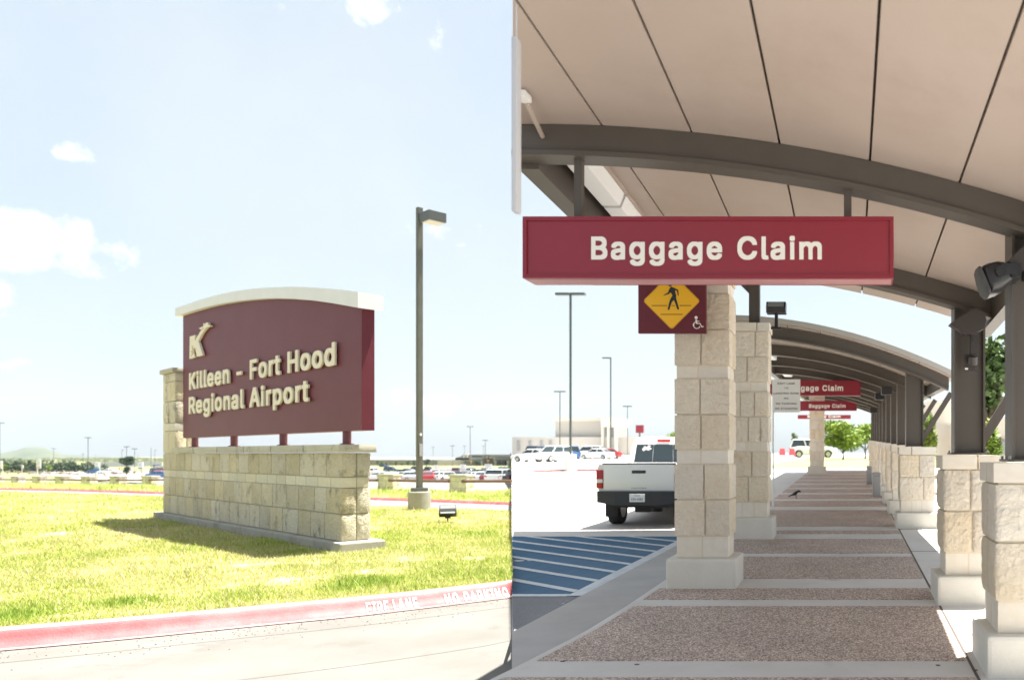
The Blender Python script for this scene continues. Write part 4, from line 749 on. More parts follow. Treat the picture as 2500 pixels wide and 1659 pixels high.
# ================================================================== VEHICLES
def ring(x, hw, z0, z1, z2, tuck=.86, top=.92):
    return [(x, -hw * tuck, z0), (x, -hw, z0 + .16), (x, -hw, z1), (x, -hw * top, z2), (x, hw * top, z2), (x, hw, z1), (x, hw, z0 + .16), (x, hw * tuck, z0)]
CARDEF = {  # length, half width, body stations (x, z0, shoulder, top), cabin (base x0,x1 / roof x0,x1 / roof z), wheel radius
    'sedan': dict(st=[(-2.3, .42, .62, .80), (-2.2, .28, .82, .98), (-1.4, .2, .88, 1.03), (.9, .2, .86, .98), (1.6, .22, .76, .88), (2.2, .28, .62, .74), (2.32, .42, .52, .60)], hw=.9, cab=(-1.75, 1.05, -1.05, .25, 1.0, 1.45), wr=.33, wx=(-1.38, 1.38)),
    'suv': dict(st=[(-2.3, .5, .8, 1.0), (-2.22, .34, 1.0, 1.12), (-1.3, .26, 1.02, 1.14), (.8, .26, 1.0, 1.12), (1.5, .28, .98, 1.08), (2.2, .34, .86, .98), (2.32, .5, .66, .78)], hw=.96, cab=(-2.2, 1.05, -1.95, .35, 1.12, 1.80), wr=.39, wx=(-1.4, 1.42)),
    'pickup': dict(st=[(-2.75, .55, .8, 1.06), (-2.68, .42, 1.02, 1.16), (-.6, .36, 1.04, 1.16), (.9, .34, 1.04, 1.14), (1.7, .36, 1.0, 1.12), (2.5, .4, .9, 1.02), (2.64, .56, .7, .82)], hw=.96, cab=(-.75, 1.35, -.55, .7, 1.14, 1.84), wr=.41, wx=(-1.6, 1.65)),
    'hatch': dict(st=[(-1.95, .42, .7, .92), (-1.88, .28, .88, 1.02), (-1.0, .2, .92, 1.06), (.8, .2, .9, 1.02), (1.4, .22, .8, .92), (1.95, .3, .64, .76), (2.05, .42, .54, .62)], hw=.87, cab=(-1.9, 1.1, -1.45, .2, 1.04, 1.5), wr=.32, wx=(-1.2, 1.25))}
PAINT = {}
def paint(n, c): PAINT[n] = mat('paint_' + n, c, .3, coat=.6, spec=.5)
for n, c in (('white', (.74, .75, .75)), ('silver', (.42, .44, .45)), ('grey', (.20, .22, .24)), ('black', (.022, .025, .028)), ('navy', (.03, .05, .10)), ('blue', (.05, .12, .28)), ('maroon', (.17, .025, .04)), ('red', (.40, .03, .035)), ('pale blue', (.30, .38, .46)), ('beige', (.45, .41, .34)), ('green', (.05, .09, .07))): paint(n, c)
CARM = {}
def wheel_mesh(r, w=.22):
    m = MB(); n = 18
    prof = [(-w / 2, r * .6), (-w / 2, r * .94), (-w * .35, r), (w * .35, r), (w / 2, r * .94), (w / 2, r * .6)]
    rings = [[(rr * math.cos(2 * math.pi * i / n), y, rr * math.sin(2 * math.pi * i / n)) for i in range(n)] for y, rr in prof]
    m.loft(rings, cap=True); me = m.mesh('wheel', [M['rubber'], M['chrome']], True)
    for p in me.polygons:
        if len(p.vertices) > 4: p.material_index = 1
    return me
for k, d in CARDEF.items():
    hw = d['hw']; body = MB().loft([ring(x, hw * (1 - .04 * abs(x) / 2.3 - (.06 if abs(x) > 2.15 else 0)), a, b, c) for x, a, b, c in d['st']]).mesh('body', PAINT['white'], True)
    b0, b1, r0, r1, zb, zt = d['cab']
    cab = MB().loft([[(b0, -hw * .9, zb - .06), (b0, hw * .9, zb - .06), (b1, hw * .9, zb - .06), (b1, -hw * .9, zb - .06)], [(r0, -hw * .74, zt - .03), (r0, hw * .74, zt - .03), (r1, hw * .74, zt - .03), (r1, -hw * .74, zt - .03)]]).mesh('windows', M['carglass'])
    roof = MB().loft([[(r0 - .06, -hw * .77, zt - .04), (r0 - .06, hw * .77, zt - .04), (r1 + .08, hw * .77, zt - .04), (r1 + .08, -hw * .77, zt - .04)], [(r0 + .05, -hw * .68, zt + .03), (r0 + .05, hw * .68, zt + .03), (r1 - .05, hw * .68, zt + .03), (r1 - .05, -hw * .68, zt + .03)]]).mesh('roof', PAINT['white'], True)
    pil = []
    for s in (-1, 1):
        for (xa, xb) in ((b0, r0), (b1, r1), ((b0 + b1) / 2 - .1, (r0 + r1) / 2 - .1)): pil.append(MB().bar((xa, s * hw * .905, zb - .05), (xb, s * hw * .75, zt - .03), .07, .05).mesh('window_pillar', PAINT['white']))
    tl = MB(); hl = MB(); 
    xb = d['st'][0][0] + .03; xf = d['st'][-1][0] - .06; zt_ = d['st'][1][2] - .1; zf_ = d['st'][-2][2] - .06
    lamp_t = MB().bbox(-.06, .05, -.16, .16, -.1, .1, .03).mesh('tail_lamp', M['redlens'], True); lamp_h = MB().bbox(-.08, .05, -.18, .18, -.07, .07, .03).mesh('headlamp', M['glassface'], True)
    CARM[k] = (body, cab, roof, pil, wheel_mesh(d['wr']), lamp_t, lamp_h, (xb, zt_), (xf, zf_))
def car(kind, colour, loc, yaw, label, group, name='parked_car'):
    d = CARDEF[kind]; body, cab, roof, pil, wh, lt, lh, tb, hf = CARM[kind]; r = empty(name, loc, yaw, label, 'pickup' if kind == 'pickup' else 'car', group)
    bo = None
    for nm, me in [('body', body), ('roof', roof)] + [('window_pillar', q) for q in pil]:
        o = add_obj(nm, me, r if bo is None or nm == 'roof' else bo); bo = bo or o; o.material_slots[0].link = 'OBJECT'; o.material_slots[0].material = PAINT[colour]
    add_obj('windows', cab, r)
    for x in d['wx']:
        for s in (-1, 1): add_obj('wheel', wh, r, (x, s * (d['hw'] - .1), d['wr']))
    for s in (-1, 1):
        add_obj('tail_lamp', lt, bo, (tb[0], s * d['hw'] * .72, tb[1])); add_obj('headlamp', lh, bo, (hf[0], s * d['hw'] * .66, hf[1]))
    return r
ORD = ['first', 'second', 'third', 'fourth', 'fifth', 'sixth', 'seventh', 'eighth', 'ninth', 'tenth', 'eleventh', 'twelfth', 'thirteenth', 'fourteenth', 'fifteenth']
ROWS = {  # left photo: x, ground y, kind, colour, yaw deg (0 = nose right)
    'front': [(921, 1172, 'sedan', 'white', 200), (982, 1173, 'sedan', 'white', 125), (1004, 1173.5, 'hatch', 'silver', 60), (1046, 1174, 'sedan', 'red', 115), (1062, 1173, 'sedan', 'pale blue', 60), (1080, 1173, 'hatch', 'white', 80), (1096, 1174, 'sedan', 'beige', 300), (1158, 1174, 'sedan', 'silver', 130), (1180, 1174.5, 'sedan', 'white', 100), (1196, 1174.5, 'sedan', 'maroon', 70), (1212, 1175, 'suv', 'white', 95), (1232, 1175, 'suv', 'white', 85), (1247, 1175, 'sedan', 'black', 90)],
    'second': [(990, 1165, 'suv', 'black', 100), (1008, 1165, 'sedan', 'pale blue', 80), (1044, 1165.5, 'sedan', 'grey', 80), (1058, 1165, 'hatch', 'pale blue', 110), (1076, 1166, 'suv', 'white', 90), (1094, 1166, 'sedan', 'silver', 70), (1112, 1166, 'sedan', 'navy', 90), (1160, 1166, 'suv', 'grey', 120), (1176, 1166, 'suv', 'black', 85), (1192, 1166, 'sedan', 'pale blue', 90), (1210, 1166, 'suv', 'silver', 80), (1243, 1166, 'sedan', 'grey', 100)],
    'third': [(1082, 1158, 'sedan', 'white', 95), (1104, 1157, 'suv', 'maroon', 180), (1118, 1157, 'sedan', 'maroon', 0), (1140, 1157, 'suv', 'grey', 230), (1166, 1158, 'sedan', 'white', 200), (1190, 1157, 'suv', 'silver', 250), (1202, 1157, 'hatch', 'blue', 210)],
    'back': [(955, 1151, 'suv', 'navy', 0), (992, 1153, 'sedan', 'silver', 180), (1010, 1150, 'suv', 'black', 190), (1044, 1152, 'pickup', 'black', 0), (1070, 1152, 'sedan', 'white', 30), (1180, 1151, 'sedan', 'maroon', 120), (1222, 1151, 'suv', 'silver', 195)]}
for row, L in ROWS.items():
    for i, (x, y, k, c, a) in enumerate(L):
        p = GL(x, y, .06); kn = {'suv': 'off-roader', 'hatch': 'hatchback'}.get(k, k)
        car(k, c, (p.x, p.y, p.z), rad(a), f'{c} {kn}, {ORD[i]} from the left in the {row} row of the left car park', 'cars in the left car park')
for (x, y, k, c, a, lb) in [(912, 1158, 'suv', 'white', 100, 'white van-like vehicle at the right end of the sign wall'), (233, 1156, 'sedan', 'blue', 190, 'blue-grey sedan on the far road beside the white sedan'), (264, 1156.5, 'sedan', 'white', 200, 'white sedan on the far road beside the blue-grey sedan'),
                        (393, 1157, 'suv', 'black', 60, 'black off-roader half hidden by the left end of the sign wall'), (394, 1163, 'sedan', 'red', 100, 'red car half hidden by the left end of the sign wall'), (393, 1167, 'sedan', 'blue', 20, 'bright blue car lowest at the left end of the sign wall'), (386, 1141, 'suv', 'grey', 80, 'grey vehicle far up the road left of the sign wall'), (937, 1140, 'suv', 'navy', 0, 'navy vehicle parked between the small trees by the tan hall')]:
    p = GL(x, y, .06); car(k, c, (p.x, p.y, p.z), rad(a), lb, 'vehicles beyond the fence')

# ================================================================== FAR LAMP POSTS
def far_pole(x, ytop, ybase, heads, label, right=False, group='lamp posts far behind', ped=True, wide=.0):
    p = (GR if right else GL)(x, ybase); h = CZ + (PY - ytop) / F * p.y - p.z; r = empty('lamp_post', p, 0, label, 'lamp post', group); w = max(.11, h * .0135)
    MB().bar((0, 0, 0), (0, 0, h), w, w, 6).build('pole', M['farpole'], r, True)
    if ped: MB().bar((0, 0, -.3), (0, 0, .7), .6, .6, 10).build('pedestal', M['pedestal'], r, True)
    hl = h * .075
    for s in ((-1, 1) if heads == 2 else ((1,) if heads == 1 else ((-1,) if heads == -1 else ()))):
        MB().box(min(s * .05, s * (hl + .1)), max(s * .05, s * (hl + .1)), -.2, .2, h - .18, h).build('lamp_head', M['farpole'], r, True)
    if heads == 3:
        for k in (-1, 0, 1): MB().box(k * 1.5 - .35, k * 1.5 + .35, -.3, .3, h, h + .7).build('lamp_head', M['farpole'], r, True)
    return r
for a in [(215, 1067, 1155, 2, 'twin-head lamp post standing tallest left of the sign wall'), (131, 1094, 1149, 2, 'twin-head lamp post in front of the hill, beside the yellow-green tree'), (-1, 1031, 1160, 2, 'twin-head lamp post whose right head pokes in at the left edge'),
          (309, 1089, 1156, 2, 'twin-head lamp post rising out of the round dark tree'), (328.6, 1094, 1157, 2, 'twin-head lamp post just right of the round dark tree'), (297.5, 1097.5, 1146, 1, 'single-head lamp post just left of the round dark tree'),
          (369, 1092, 1154, 0, 'headless-looking thin post nearest the sign wall on its left'), (378, 1097.6, 1141, 1, 'single-head lamp post far off beside the left end of the sign wall'), (203, 1107.5, 1141, 2, 'faint lamp post just left of the tallest left lamp post'), (232.5, 1108.5, 1141, 0, 'faint post just right of the tallest left lamp post'), (337, 1110, 1144, 0, 'faint post between two lamp posts right of the dark tree'), (256, 1119, 1150, 0, 'short thin post above the two parked cars on the far road'),
          (1057.5, 1090, 1137, 2, 'faint twin-head lamp post right of the near lamp post'), (1104.8, 1087, 1152, 2, 'twin-head lamp post above the maroon cars'), (1134.4, 1088, 1137, 2, 'faint twin-head lamp post left of the tall mast'), (1180, 1087.5, 1137, 2, 'small lamp post half hidden by the tallest one in front of the terminal'), (1184.8, 1073.6, 1150, 2, 'tallest twin-head lamp post in front of the terminal')]:
    far_pole(*a)
mast = far_pole(1148, 1042, 1137, 3, 'very tall thin mast carrying three floodlights behind the terminal', ped=False)
# ================================================================== CAR PARK SIGNS
def lot_sign(x, yt, yb, w, ybase, side, foot, label, p_y=None):
    p = GL(x, ybase); s = p.y / F; r = empty('parking_sign', p, 0, label, 'sign', 'white car park signs')
    zt, zb = CZ + (PY - yt) * s - p.z, CZ + (PY - yb) * s - p.z; W = w * s
    MB().bar((0, 0, -.2), (0, 0, zt), .22 * s / .05 * .25, .22 * s / .05 * .25, 8).build('post', M['whitepaint'], r, True)
    x0 = 0 if side > 0 else -W
    MB().prism([(x0, zb), (x0 + W, zb), (x0 + W * (1.04 if side > 0 else 1), (zb + zt) / 2), (x0 + W * (.98 if side > 0 else 1), zt), (x0, zt)], -.22, -.12).build('panel', M['whitepaint'], r, True)
    MB().box(x0 + W * .1, x0 + W * .9, -.235, -.222, zb + (zt - zb) * .05, zb + (zt - zb) * .22).build('panel_band', foot, r, True)
    for k in (.45, .6, .75): MB().box(x0 + W * .2, x0 + W * .7, -.232, -.222, zb + (zt - zb) * k, zb + (zt - zb) * (k + .05)).build('panel_line', M['greysteel'], r, True)
pk = mat('sign_pink_band', (.66, .36, .33), .6); gk = mat('sign_green_band', (.02, .28, .14), .6)
for a in [(6.5, 1124, 1143.5, 9, 1160, -1, pk, 'white sign with pink band at the left edge, beyond the fence'), (53.8, 1134, 1143, 5, 1158, 1, pk, 'smallest white flag-shaped sign, left of the taller one before the hedge'), (91.3, 1121.5, 1143, 10, 1160, 1, pk, 'tall white flag-shaped sign with pink band before the hedge'), (244, 1128, 1141.5, 10, 1163, -1, gk, 'white sign with green band above the two parked cars'), (339, 1127, 1145, 12, 1165, 1, gk, 'white sign with green band nearest the sign wall'), (318, 1139, 1148.5, 7, 1163, 1, pk, 'small white sign right of the round dark tree'),
          (1060, 1134, 1144, 9, 1156, 1, pk, 'white sign with pink band right of the near lamp post'), (1096, 1138, 1148, 7, 1158, 1, pk, 'small pinkish white sign left of the maroon cars'), (1124, 1133, 1147, 14, 1158, 1, pk, 'broad white sign with pink band between the maroon and grey cars'), (1184, 1132, 1146, 18, 1156, 1, pk, 'broad white sign in front of the terminal pillars')]: lot_sign(*a)
def small_sign(x, y, ybase, r_, m, shape, label, right=False):
    p = GL(x, ybase); s = p.y / F; e = empty('road_sign', p, 0, label, 'sign'); z = CZ + (PY - y) * s - p.z
    MB().bar((0, 0, 0), (0, 0, z), .1, .1, 6).build('post', M['greysteel'], e, True); R = r_ * s; n = shape
    MB().prism([(R * math.sin(2 * math.pi * i / n + (math.pi / 8 if n == 8 else 0)), z + R * math.cos(2 * math.pi * i / n + (math.pi / 8 if n == 8 else 0))) for i in range(n)], -.2, -.1).build('panel', m, e, True)
small_sign(292.5, 1143, 1152, 2.6, M['barrier'], 8, 'tiny red octagonal stop sign left of the round dark tree'); small_sign(1069.5, 1139, 1147, 3, M['orange'], 4, 'tiny yellow diamond sign right of the near lamp post')
small_sign(1150, 1125.5, 1140, 2.6, M['orange'], 4, 'tiny yellow diamond sign at the left terminal canopy'); small_sign(1191.5, 1124, 1150, 2.6, M['orange'], 4, 'tiny yellow diamond sign right of the tallest far lamp post')
p = GL(346, 1155); MB().bar(p, p + Vector((0, 0, .9)), .35, .35, 10).build('traffic_barrel', M['orange']); tag(bpy.data.objects['traffic_barrel'], 'small orange barrel on the far road left of the sign wall', 'barrel')

# ================================================================== TREES
def leaf_cloud(mb, c, r, n, size, rng, flat=1.0):
    for _ in range(n):
        v = Vector((rng.gauss(0, 1), rng.gauss(0, 1), rng.gauss(0, 1))).normalized() * (rng.random() ** .45)
        p = Vector((c[0] + v.x * r[0], c[1] + v.y * r[1], c[2] + v.z * r[2]))
        a = Vector((rng.gauss(0, 1), rng.gauss(0, 1), rng.gauss(0, .7))).normalized(); b = a.cross(Vector((rng.gauss(0, 1), rng.gauss(0, 1), rng.gauss(0, 1)))).normalized()
        s = size * rng.uniform(.6, 1.3); mb.add([p - a * s, p + b * s * .55, p + a * s, p - b * s * .55], [(0, 1, 2, 3)])
def tree(base, h, w, m, label, cat='tree', leaves=500, trunk=.3, seed=1, clumps=9, leaf=None, name='tree', group=None, stretch=1):
    rng = random.Random(seed); r = empty(name, base, 0, label, cat, group); th = h * trunk; cz = th + (h - th) * .5
    tb = MB(); tw = h * .022
    tb.loft([[(math.cos(t) * q + dx, math.sin(t) * q, z) for t in [2 * math.pi * i / 8 for i in range(8)]] for z, q, dx in ((-.2, tw * 1.5, 0), (th * .5, tw, tw * .3), (th * 1.1, tw * .75, 0), (cz, tw * .4, tw))])
    for k in range(5):
        a = rng.uniform(0, 6.28); tb.bar((0, 0, th * rng.uniform(.75, 1.1)), (math.cos(a) * w * .3, math.sin(a) * w * .3, cz + (h - th) * rng.uniform(-.15, .25)), tw * .8, tw * .8, 5)
    tb.build('trunk', M['bark'], r, True, smooth=True); mb = MB(); ls = leaf or max(h * .035, .05)
    for k in range(clumps):
        a = rng.uniform(0, 6.28); q = rng.random() ** .6; zz = rng.uniform(-.8, .8); e = math.sqrt(max(.1, 1 - zz * zz))
        c = (math.cos(a) * q * e * w * .34, math.sin(a) * q * e * w * .34, cz + zz * (h - th) * .36); rr = rng.uniform(.55, 1.0)
        leaf_cloud(mb, c, (w * .21 * rr, w * .21 * rr, (h - th) * .2 * rr), leaves // clumps, ls, rng)
    leaf_cloud(mb, (0, 0, cz), (w * .36, w * .36, (h - th) * .38), leaves // 4, ls, rng)
    mb.build('crown', m, r, True); return r
def ltree(x, ytop, ybase, wpx, m, label, **kw):
    p = GL(x, ybase); s = p.y / F; kw.setdefault('leaf', (CZ + (PY - ytop) * s - p.z) * .055); return tree(p, CZ + (PY - ytop) * s - p.z, wpx * s, m, label, **kw)
ltree(309, 1110, 1158, 34, M['leafdark'], 'round dark green tree left of the sign wall with a lamp post in it', leaves=1500, trunk=.42, seed=3, clumps=14)
ltree(310, 1135, 1164, 18, M['leafdark'], 'small dark bushy tree under the round dark tree', leaves=500, trunk=.3, seed=4, name='young_tree')
ltree(119.5, 1132.5, 1154, 17, M['leaflight'], 'small bright yellow-green tree before the dark hedge', leaves=600, trunk=.3, seed=5)
ltree(12, 1130.5, 1152, 16, M['leaflight'], 'small yellow-green tree behind the sign at the left edge', leaves=500, trunk=.25, seed=6)
for i, (x, yt, yb, w, m) in enumerate([(922, 1121, 1139, 10, 'leafmid'), (932, 1121.5, 1139, 9, 'leafmid'), (942, 1126, 1140, 8.5, 'leafdark'), (966.5, 1123.5, 1139.5, 9, 'leafolive'), (981, 1126.5, 1139.5, 8.5, 'leafmid'), (996.5, 1122.5, 1140, 11.5, 'leafmid'), (1012, 1121, 1139, 16, 'leafdark'), (1041, 1116, 1140, 19, 'leafdark')]):
    ltree(x, yt, yb, w, M[m], ['pale leafy tree nearest the right end of the sign wall', 'second leafy tree right of the sign wall', 'dark little tree, third right of the sign wall', 'olive-brown little tree before the tan hall', 'thinnest grey-green little tree before the tan hall', 'egg-shaped green tree before the tan hall', 'dark wide tree just left of the near lamp post', 'dark wide tree just right of the near lamp post'][i], leaves=420, trunk=.25 if i < 6 else .1, seed=20 + i, group='small trees before the tan hall', clumps=7)
ltree(1164, 1118, 1138, 26, M['leafdark'], 'dark tree under the left terminal canopy', leaves=500, trunk=.1, seed=33)
# hedge-like wood left, and the scrub country behind: masses nobody could count
def wood(name, pts, m, label, seed, leaf, dens=26, depth=10):
    rng = random.Random(seed); mb = MB()
    for x, yt, yb in pts:
        p = GL(x, yb); s = p.y / F; h = CZ + (PY - yt) * s - p.z
        for k in range(3):
            leaf_cloud(mb, (p.x + rng.uniform(-4, 4) * s * 2, p.y + rng.uniform(0, depth), p.z + h * rng.uniform(.3, .62)), (5.5 * s, 5.5 * s, h * .42), dens, leaf * s, rng)
        leaf_cloud(mb, (p.x, p.y + 3, p.z + h * .3), (6 * s, 5 * s, h * .34), dens, leaf * s, rng)
    return tag(mb.build(name, m), label, 'trees', kind='stuff')
rng = random.Random(2)
wood('dark_wood', [(x, interp(x, [(0, 1117), (60, 1118.5), (110, 1120), (160, 1124), (195, 1127), (210, 1136)]) + rng.uniform(-1, 2), 1152) for x in range(-110, 212, 5)], M['leafdark'], 'dense dark belt of trees in front of the hill at the left', 8, 2.0, 46)
wood('far_copse', [(x, 1124 + rng.uniform(-1.5, 2), 1133) for x in range(243, 292, 5)], M['leafdark'], 'dark copse on the plain between the twin lamp posts', 9, 1.4, 22)
rng = random.Random(12)
wood('scrub_plain', [(x, 1116 + rng.uniform(-1, 3) + (3 if k else 0), 1121 + 5 * k) for k in (0, 1) for x in range(-60, 420, 5)], M['leafolive'], 'distant olive scrub covering the plain along the horizon', 10, 1.1, 16, 60)
# hill
hp = []
def hz_(u):  # ridge line in photo pixels
    return interp(u, [(-400, 1112), (-150, 1111), (-40, 1109), (0, 1106), (25, 1100.5), (45, 1096), (62, 1090.5), (72, 1089.5), (85, 1090), (103, 1090), (113, 1094), (130, 1100), (150, 1107), (180, 1110), (215, 1113), (300, 1116), (430, 1117), (900, 1116.5), (1250, 1117)])
rows = []; rh = random.Random(4)
for k in range(14):
    w = k / 13; r = []
    for x in range(-400, 1251, 12):
        Y = 1500 + 1700 * w; yy = 1122 + (hz_(x) - 1122) * math.sin(min(1, w * 1.0) * math.pi / 2) + rh.uniform(-.35, .35)
        r.append(at(x, yy, Y))
    rows.append(r)
for k in range(1, 3): rows.append([p + Vector((p.x / p.y * 300 * k, 300 * k, -70 * k)) for p in rows[13]])
sheet('hill', rows, M['hill'])
m = MB()
for (x, y, w, h) in [(84, 1092, 5, 1.1), (91, 1094.5, 7, 2), (97, 1096.5, 5, 1.6), (103, 1098.5, 5, 1.0), (109, 1101, 5, 1.2), (115, 1103.5, 4, 1), (118, 1106, 1.5, 2.2), (153, 1111, 6, 2.2), (96, 1101.5, 4, .9)]:
    p = at(x, y, 2380); s = p.y / F; m.add([p + Vector((-w * s / 2, -6, -h * s / 2)), p + Vector((w * s / 2, -6, -h * s / 2)), p + Vector((w * s / 2, 3, h * s / 2)), p + Vector((-w * s / 2, 3, h * s / 2))], [(0, 1, 2, 3)])
#m.build('bare_rock', M['hillpath'])
# far road with red kerb running up to the right at the left side
A = [GL(x, y, .12) for x, y in ((262, 1157), (300, 1153.5), (340, 1147.5), (370, 1142.5), (400, 1139))]; B = [GL(x, y, .12) for x, y in ((300, 1163), (330, 1161), (360, 1158), (385, 1153), (420, 1147))]
sheet('far_lane', [A, B], M['lot']); 
A2 = [p + Vector((0, .3, .05)) for p in A]; B2 = [p + Vector((0, 2.2, .25)) for p in A]; sheet('far_lane_kerb', [A2, B2], M['curb_red'])
# low pale perimeter wall on the plain
a, b = GL(214, 1140), GL(395, 1137); m = MB(); m.bar(a + Vector((0, 0, 1.5)), b + Vector((0, 0, 1.5)), .4, 3.2); tag(m.build('perimeter_wall', M['greyroof']), 'long low grey wall across the plain behind the round dark tree', 'wall')
# second, distant row of fence pillars
DP = [(19.5, 1155.5, 1149), (46, 1156, 1149.3), (72.5, 1156.6, 1150), (98.5, 1157, 1150.5), (124, 1159, 1151.5), (148.5, 1157.5, 1152), (170, 1158.5, 1153), (191.5, 1160, 1154), (235, 1162, 1156), (257.5, 1162.5, 1156)]
dprev = None
for i, (x, yb, yt) in enumerate(DP):
    p = GL(x, yb); s = p.y / F; w = 2.6 * s; r = empty('far_pillar', p, 0, f'small distant stone pillar, {ORD[i]} from the left in the far fence row', 'pillar', 'small pillars of the far fence row'); h = CZ + (PY - yt) * s - p.z
    MB().bbox(-w, w, -w * .7, w * .7, -.3, h - .15, .05).build('shaft', M['stone'], r, True); MB().box(-w * 1.06, w * 1.06, -w * .76, w * .76, h - .15, h).build('capstone', M['capstone'], r, True)
    if dprev and i < 8:
        tag(MB().bar(dprev + Vector((0, 0, h * .6)), p + Vector((0, 0, h * .6)), .28, .3, 8).build('far_rail', M['brown_rail']), f'{ORD[i-1]} brown rail from the left in the far fence row', 'rail', 'brown rails of the far fence row')
    dprev = p

# ================================================================== TERMINAL AND HALLS (left photo)
def sbox(m, x0, x1, yt, yb, Y, d):     # block whose front spans photo pixels at distance Y
    a, b = at(x0, yb, Y), at(x1, yt, Y); m.box(a.x, b.x, Y, Y + d, a.z, b.z); return m
YT = 560
hall = empty('tan_hall', at(1050, 1141, YT), 0, 'long low tan hall with pale grey roof behind the small trees', 'building')
sbox(MB(), 880, 1150, 1122, 1143, YT + 2, 40).build('wall', M['tan'], hall)
m = MB(); rr = []
for x in (880, 1150): rr.append([at(x, 1123, YT + 1), at(x, 1121.8, YT + 1), at(x, 1116.3, YT + 26), at(x, 1118, YT + 60)])
m.loft(rr).build('roof', M['greyroof'], hall)
sbox(MB(), 1068, 1150, 1123.5, 1143, YT - 6, 6).build('wall', M['tan2'], hall)
for x in (951, 1036, 1062): sbox(MB(), x, x + 4, 1129, 1139, YT + 1.6, .3).build('door', M['greyroof'], hall)
term = empty('terminal', at(1190, 1141, YT - 10), 0, 'airport terminal with dark curved entrance canopies and stone columns', 'building')
YF = YT - 12
sbox(MB(), 1146, 1249.6, 1110, 1141, YF + 8, 40).build('wall', M['tan2'], term)
for i in range(10): sbox(MB(), 1151.5 + i * 2.6, 1152.6 + i * 2.6, 1111, 1116, YF + 7.8, .2).build('clerestory_window', M['glassdark'], term)
m = MB(); m.loft([[at(x, 1110.4 - .6, YF + 7.5), at(x, 1109.6 - .6, YF + 7.5), at(x, 1108.6, YF + 30), at(x, 1110, YF + 30)] for x in (1150, 1245)]).build('roof', M['greyroof'], term)
m = MB(); m.loft([[at(x, 1117, YF + 12), at(x, yy, YF + 12), at(x, yy - .4, YF + 40), at(x, 1117, YF + 40)] for x, yy in ((1112, 1116.5), (1125, 1113), (1130, 1109.8), (1147, 1109.4))]).build('sloping_roof', M['greyroof'], term)
for x in (1131, 1138.5): sbox(MB(), x, x + 3, 1106.5, 1116, YF + 11, 3).build('roof_tower', M['palebuild'], term)
sbox(MB(), 1245, 1249.6, 1105, 1116, YF + 5, 4).build('roof_tower', M['tan2'], term)
sbox(MB(), 1168, 1175, 1121, 1140, YF + 2, .5).build('window', M['glassdark'], term); sbox(MB(), 1214, 1249.5, 1121, 1140, YF + 2, .5).build('window', M['glassdark'], term); sbox(MB(), 1178, 1206, 1118, 1140, YF + 2, .5).build('window', M['tan'], term)
def curved(x0, x1, y_end, y_mid, th, Y, d, nm, m_):
    mm = MB(); mm.loft([[at(x0 + (x1 - x0) * i / 12, y_end + (y_mid - y_end) * math.sin(math.pi * i / 12) + th, Y), at(x0 + (x1 - x0) * i / 12, y_end + (y_mid - y_end) * math.sin(math.pi * i / 12), Y), at(x0 + (x1 - x0) * i / 12, y_end + (y_mid - y_end) * math.sin(math.pi * i / 12), Y + d), at(x0 + (x1 - x0) * i / 12, y_end + (y_mid - y_end) * math.sin(math.pi * i / 12) + th, Y + d)] for i in range(13)]); return mm.build(nm, m_, term)
curved(1169, 1212, 1115, 1110, 1.2, YF - 12, 14, 'entrance_canopy', M['darkroof'])
m = MB(); m.loft([[at(x, y1, YF - 8), at(x, y0, YF - 8), at(x, y0, YF + 6), at(x, y1, YF + 6)] for x, y0, y1 in ((1125, 1121, 1121.8), (1176, 1121.2, 1124.5))]).build('left_canopy', M['darkroof'], term)
m = MB(); m.loft([[at(x, y1, YF - 8), at(x, y0, YF - 8), at(x, y0, YF + 6), at(x, y1, YF + 6)] for x, y0, y1 in ((1210, 1114.5, 1116.5), (1249.5, 1115.2, 1117.2))]).build('upper_canopy', M['darkroof'], term)
m = MB(); m.loft([[at(x, y1, YF - 9), at(x, y0, YF - 9), at(x, y0, YF + 6), at(x, y1, YF + 6)] for x, y0, y1 in ((1208, 1120.5, 1123.5), (1249.5, 1120.5, 1123.5))]).build('right_canopy', M['darkroof'], term)
for x, w in ((1174, 4.6), (1206.5, 4.5), (1237, 6), (1246, 3)): sbox(MB(), x, x + w, 1123.5 if x > 1174 else 1121, 1141, YF - 7, 2).build('stone_column', M['palebuild'], term)
for x in (1136, 1183, 1192, 1222): sbox(MB(), x, x + 1.2, 1112 if x in (1183, 1192) else 1121, 1135, YF - 7, .5).build('steel_post', M['darkroof'], term)

# ================================================================== COVERED WALKWAY (right photo)
WE = [(3.5, -2.75), (5.0, -2.42), (5.6, -2.32), (6.4, -2.2), (7.4, -2.13), (8.8, -2.08), (40, -2.0)]   # left edge of the paving
def wl_(Y): return interp(Y, WE)
WR = .84
ys = sorted(set(frange(2.5, 12, 30) + frange(12, 38, 40)))
rows = [[(wl_(Y), Y, zr(wl_(Y), Y) - .02), (wl_(Y), Y, zw(Y) - .012), (wl_(Y) + .03, Y, zw(Y)), (0, Y, zw(Y)), (WR, Y, zw(Y)), (3.4, Y, zw(Y)), (3.4, Y, zw(Y) - .3)] for Y in ys]
walk = sheet('walkway', rows, M['walkband'], smooth=False)
AGG = [(2.6, 5.17), (5.56, 7.35), (7.65, 8.22), (8.78, 10.4), (10.7, 12.2), (12.85, 13.3), (13.9, 17.0), (17.9, 19.5), (20.1, 21.7), (22.3, 23.9), (24.5, 26.1), (26.8, 28.4), (29, 30.8), (31.4, 33.2), (33.8, 36)]
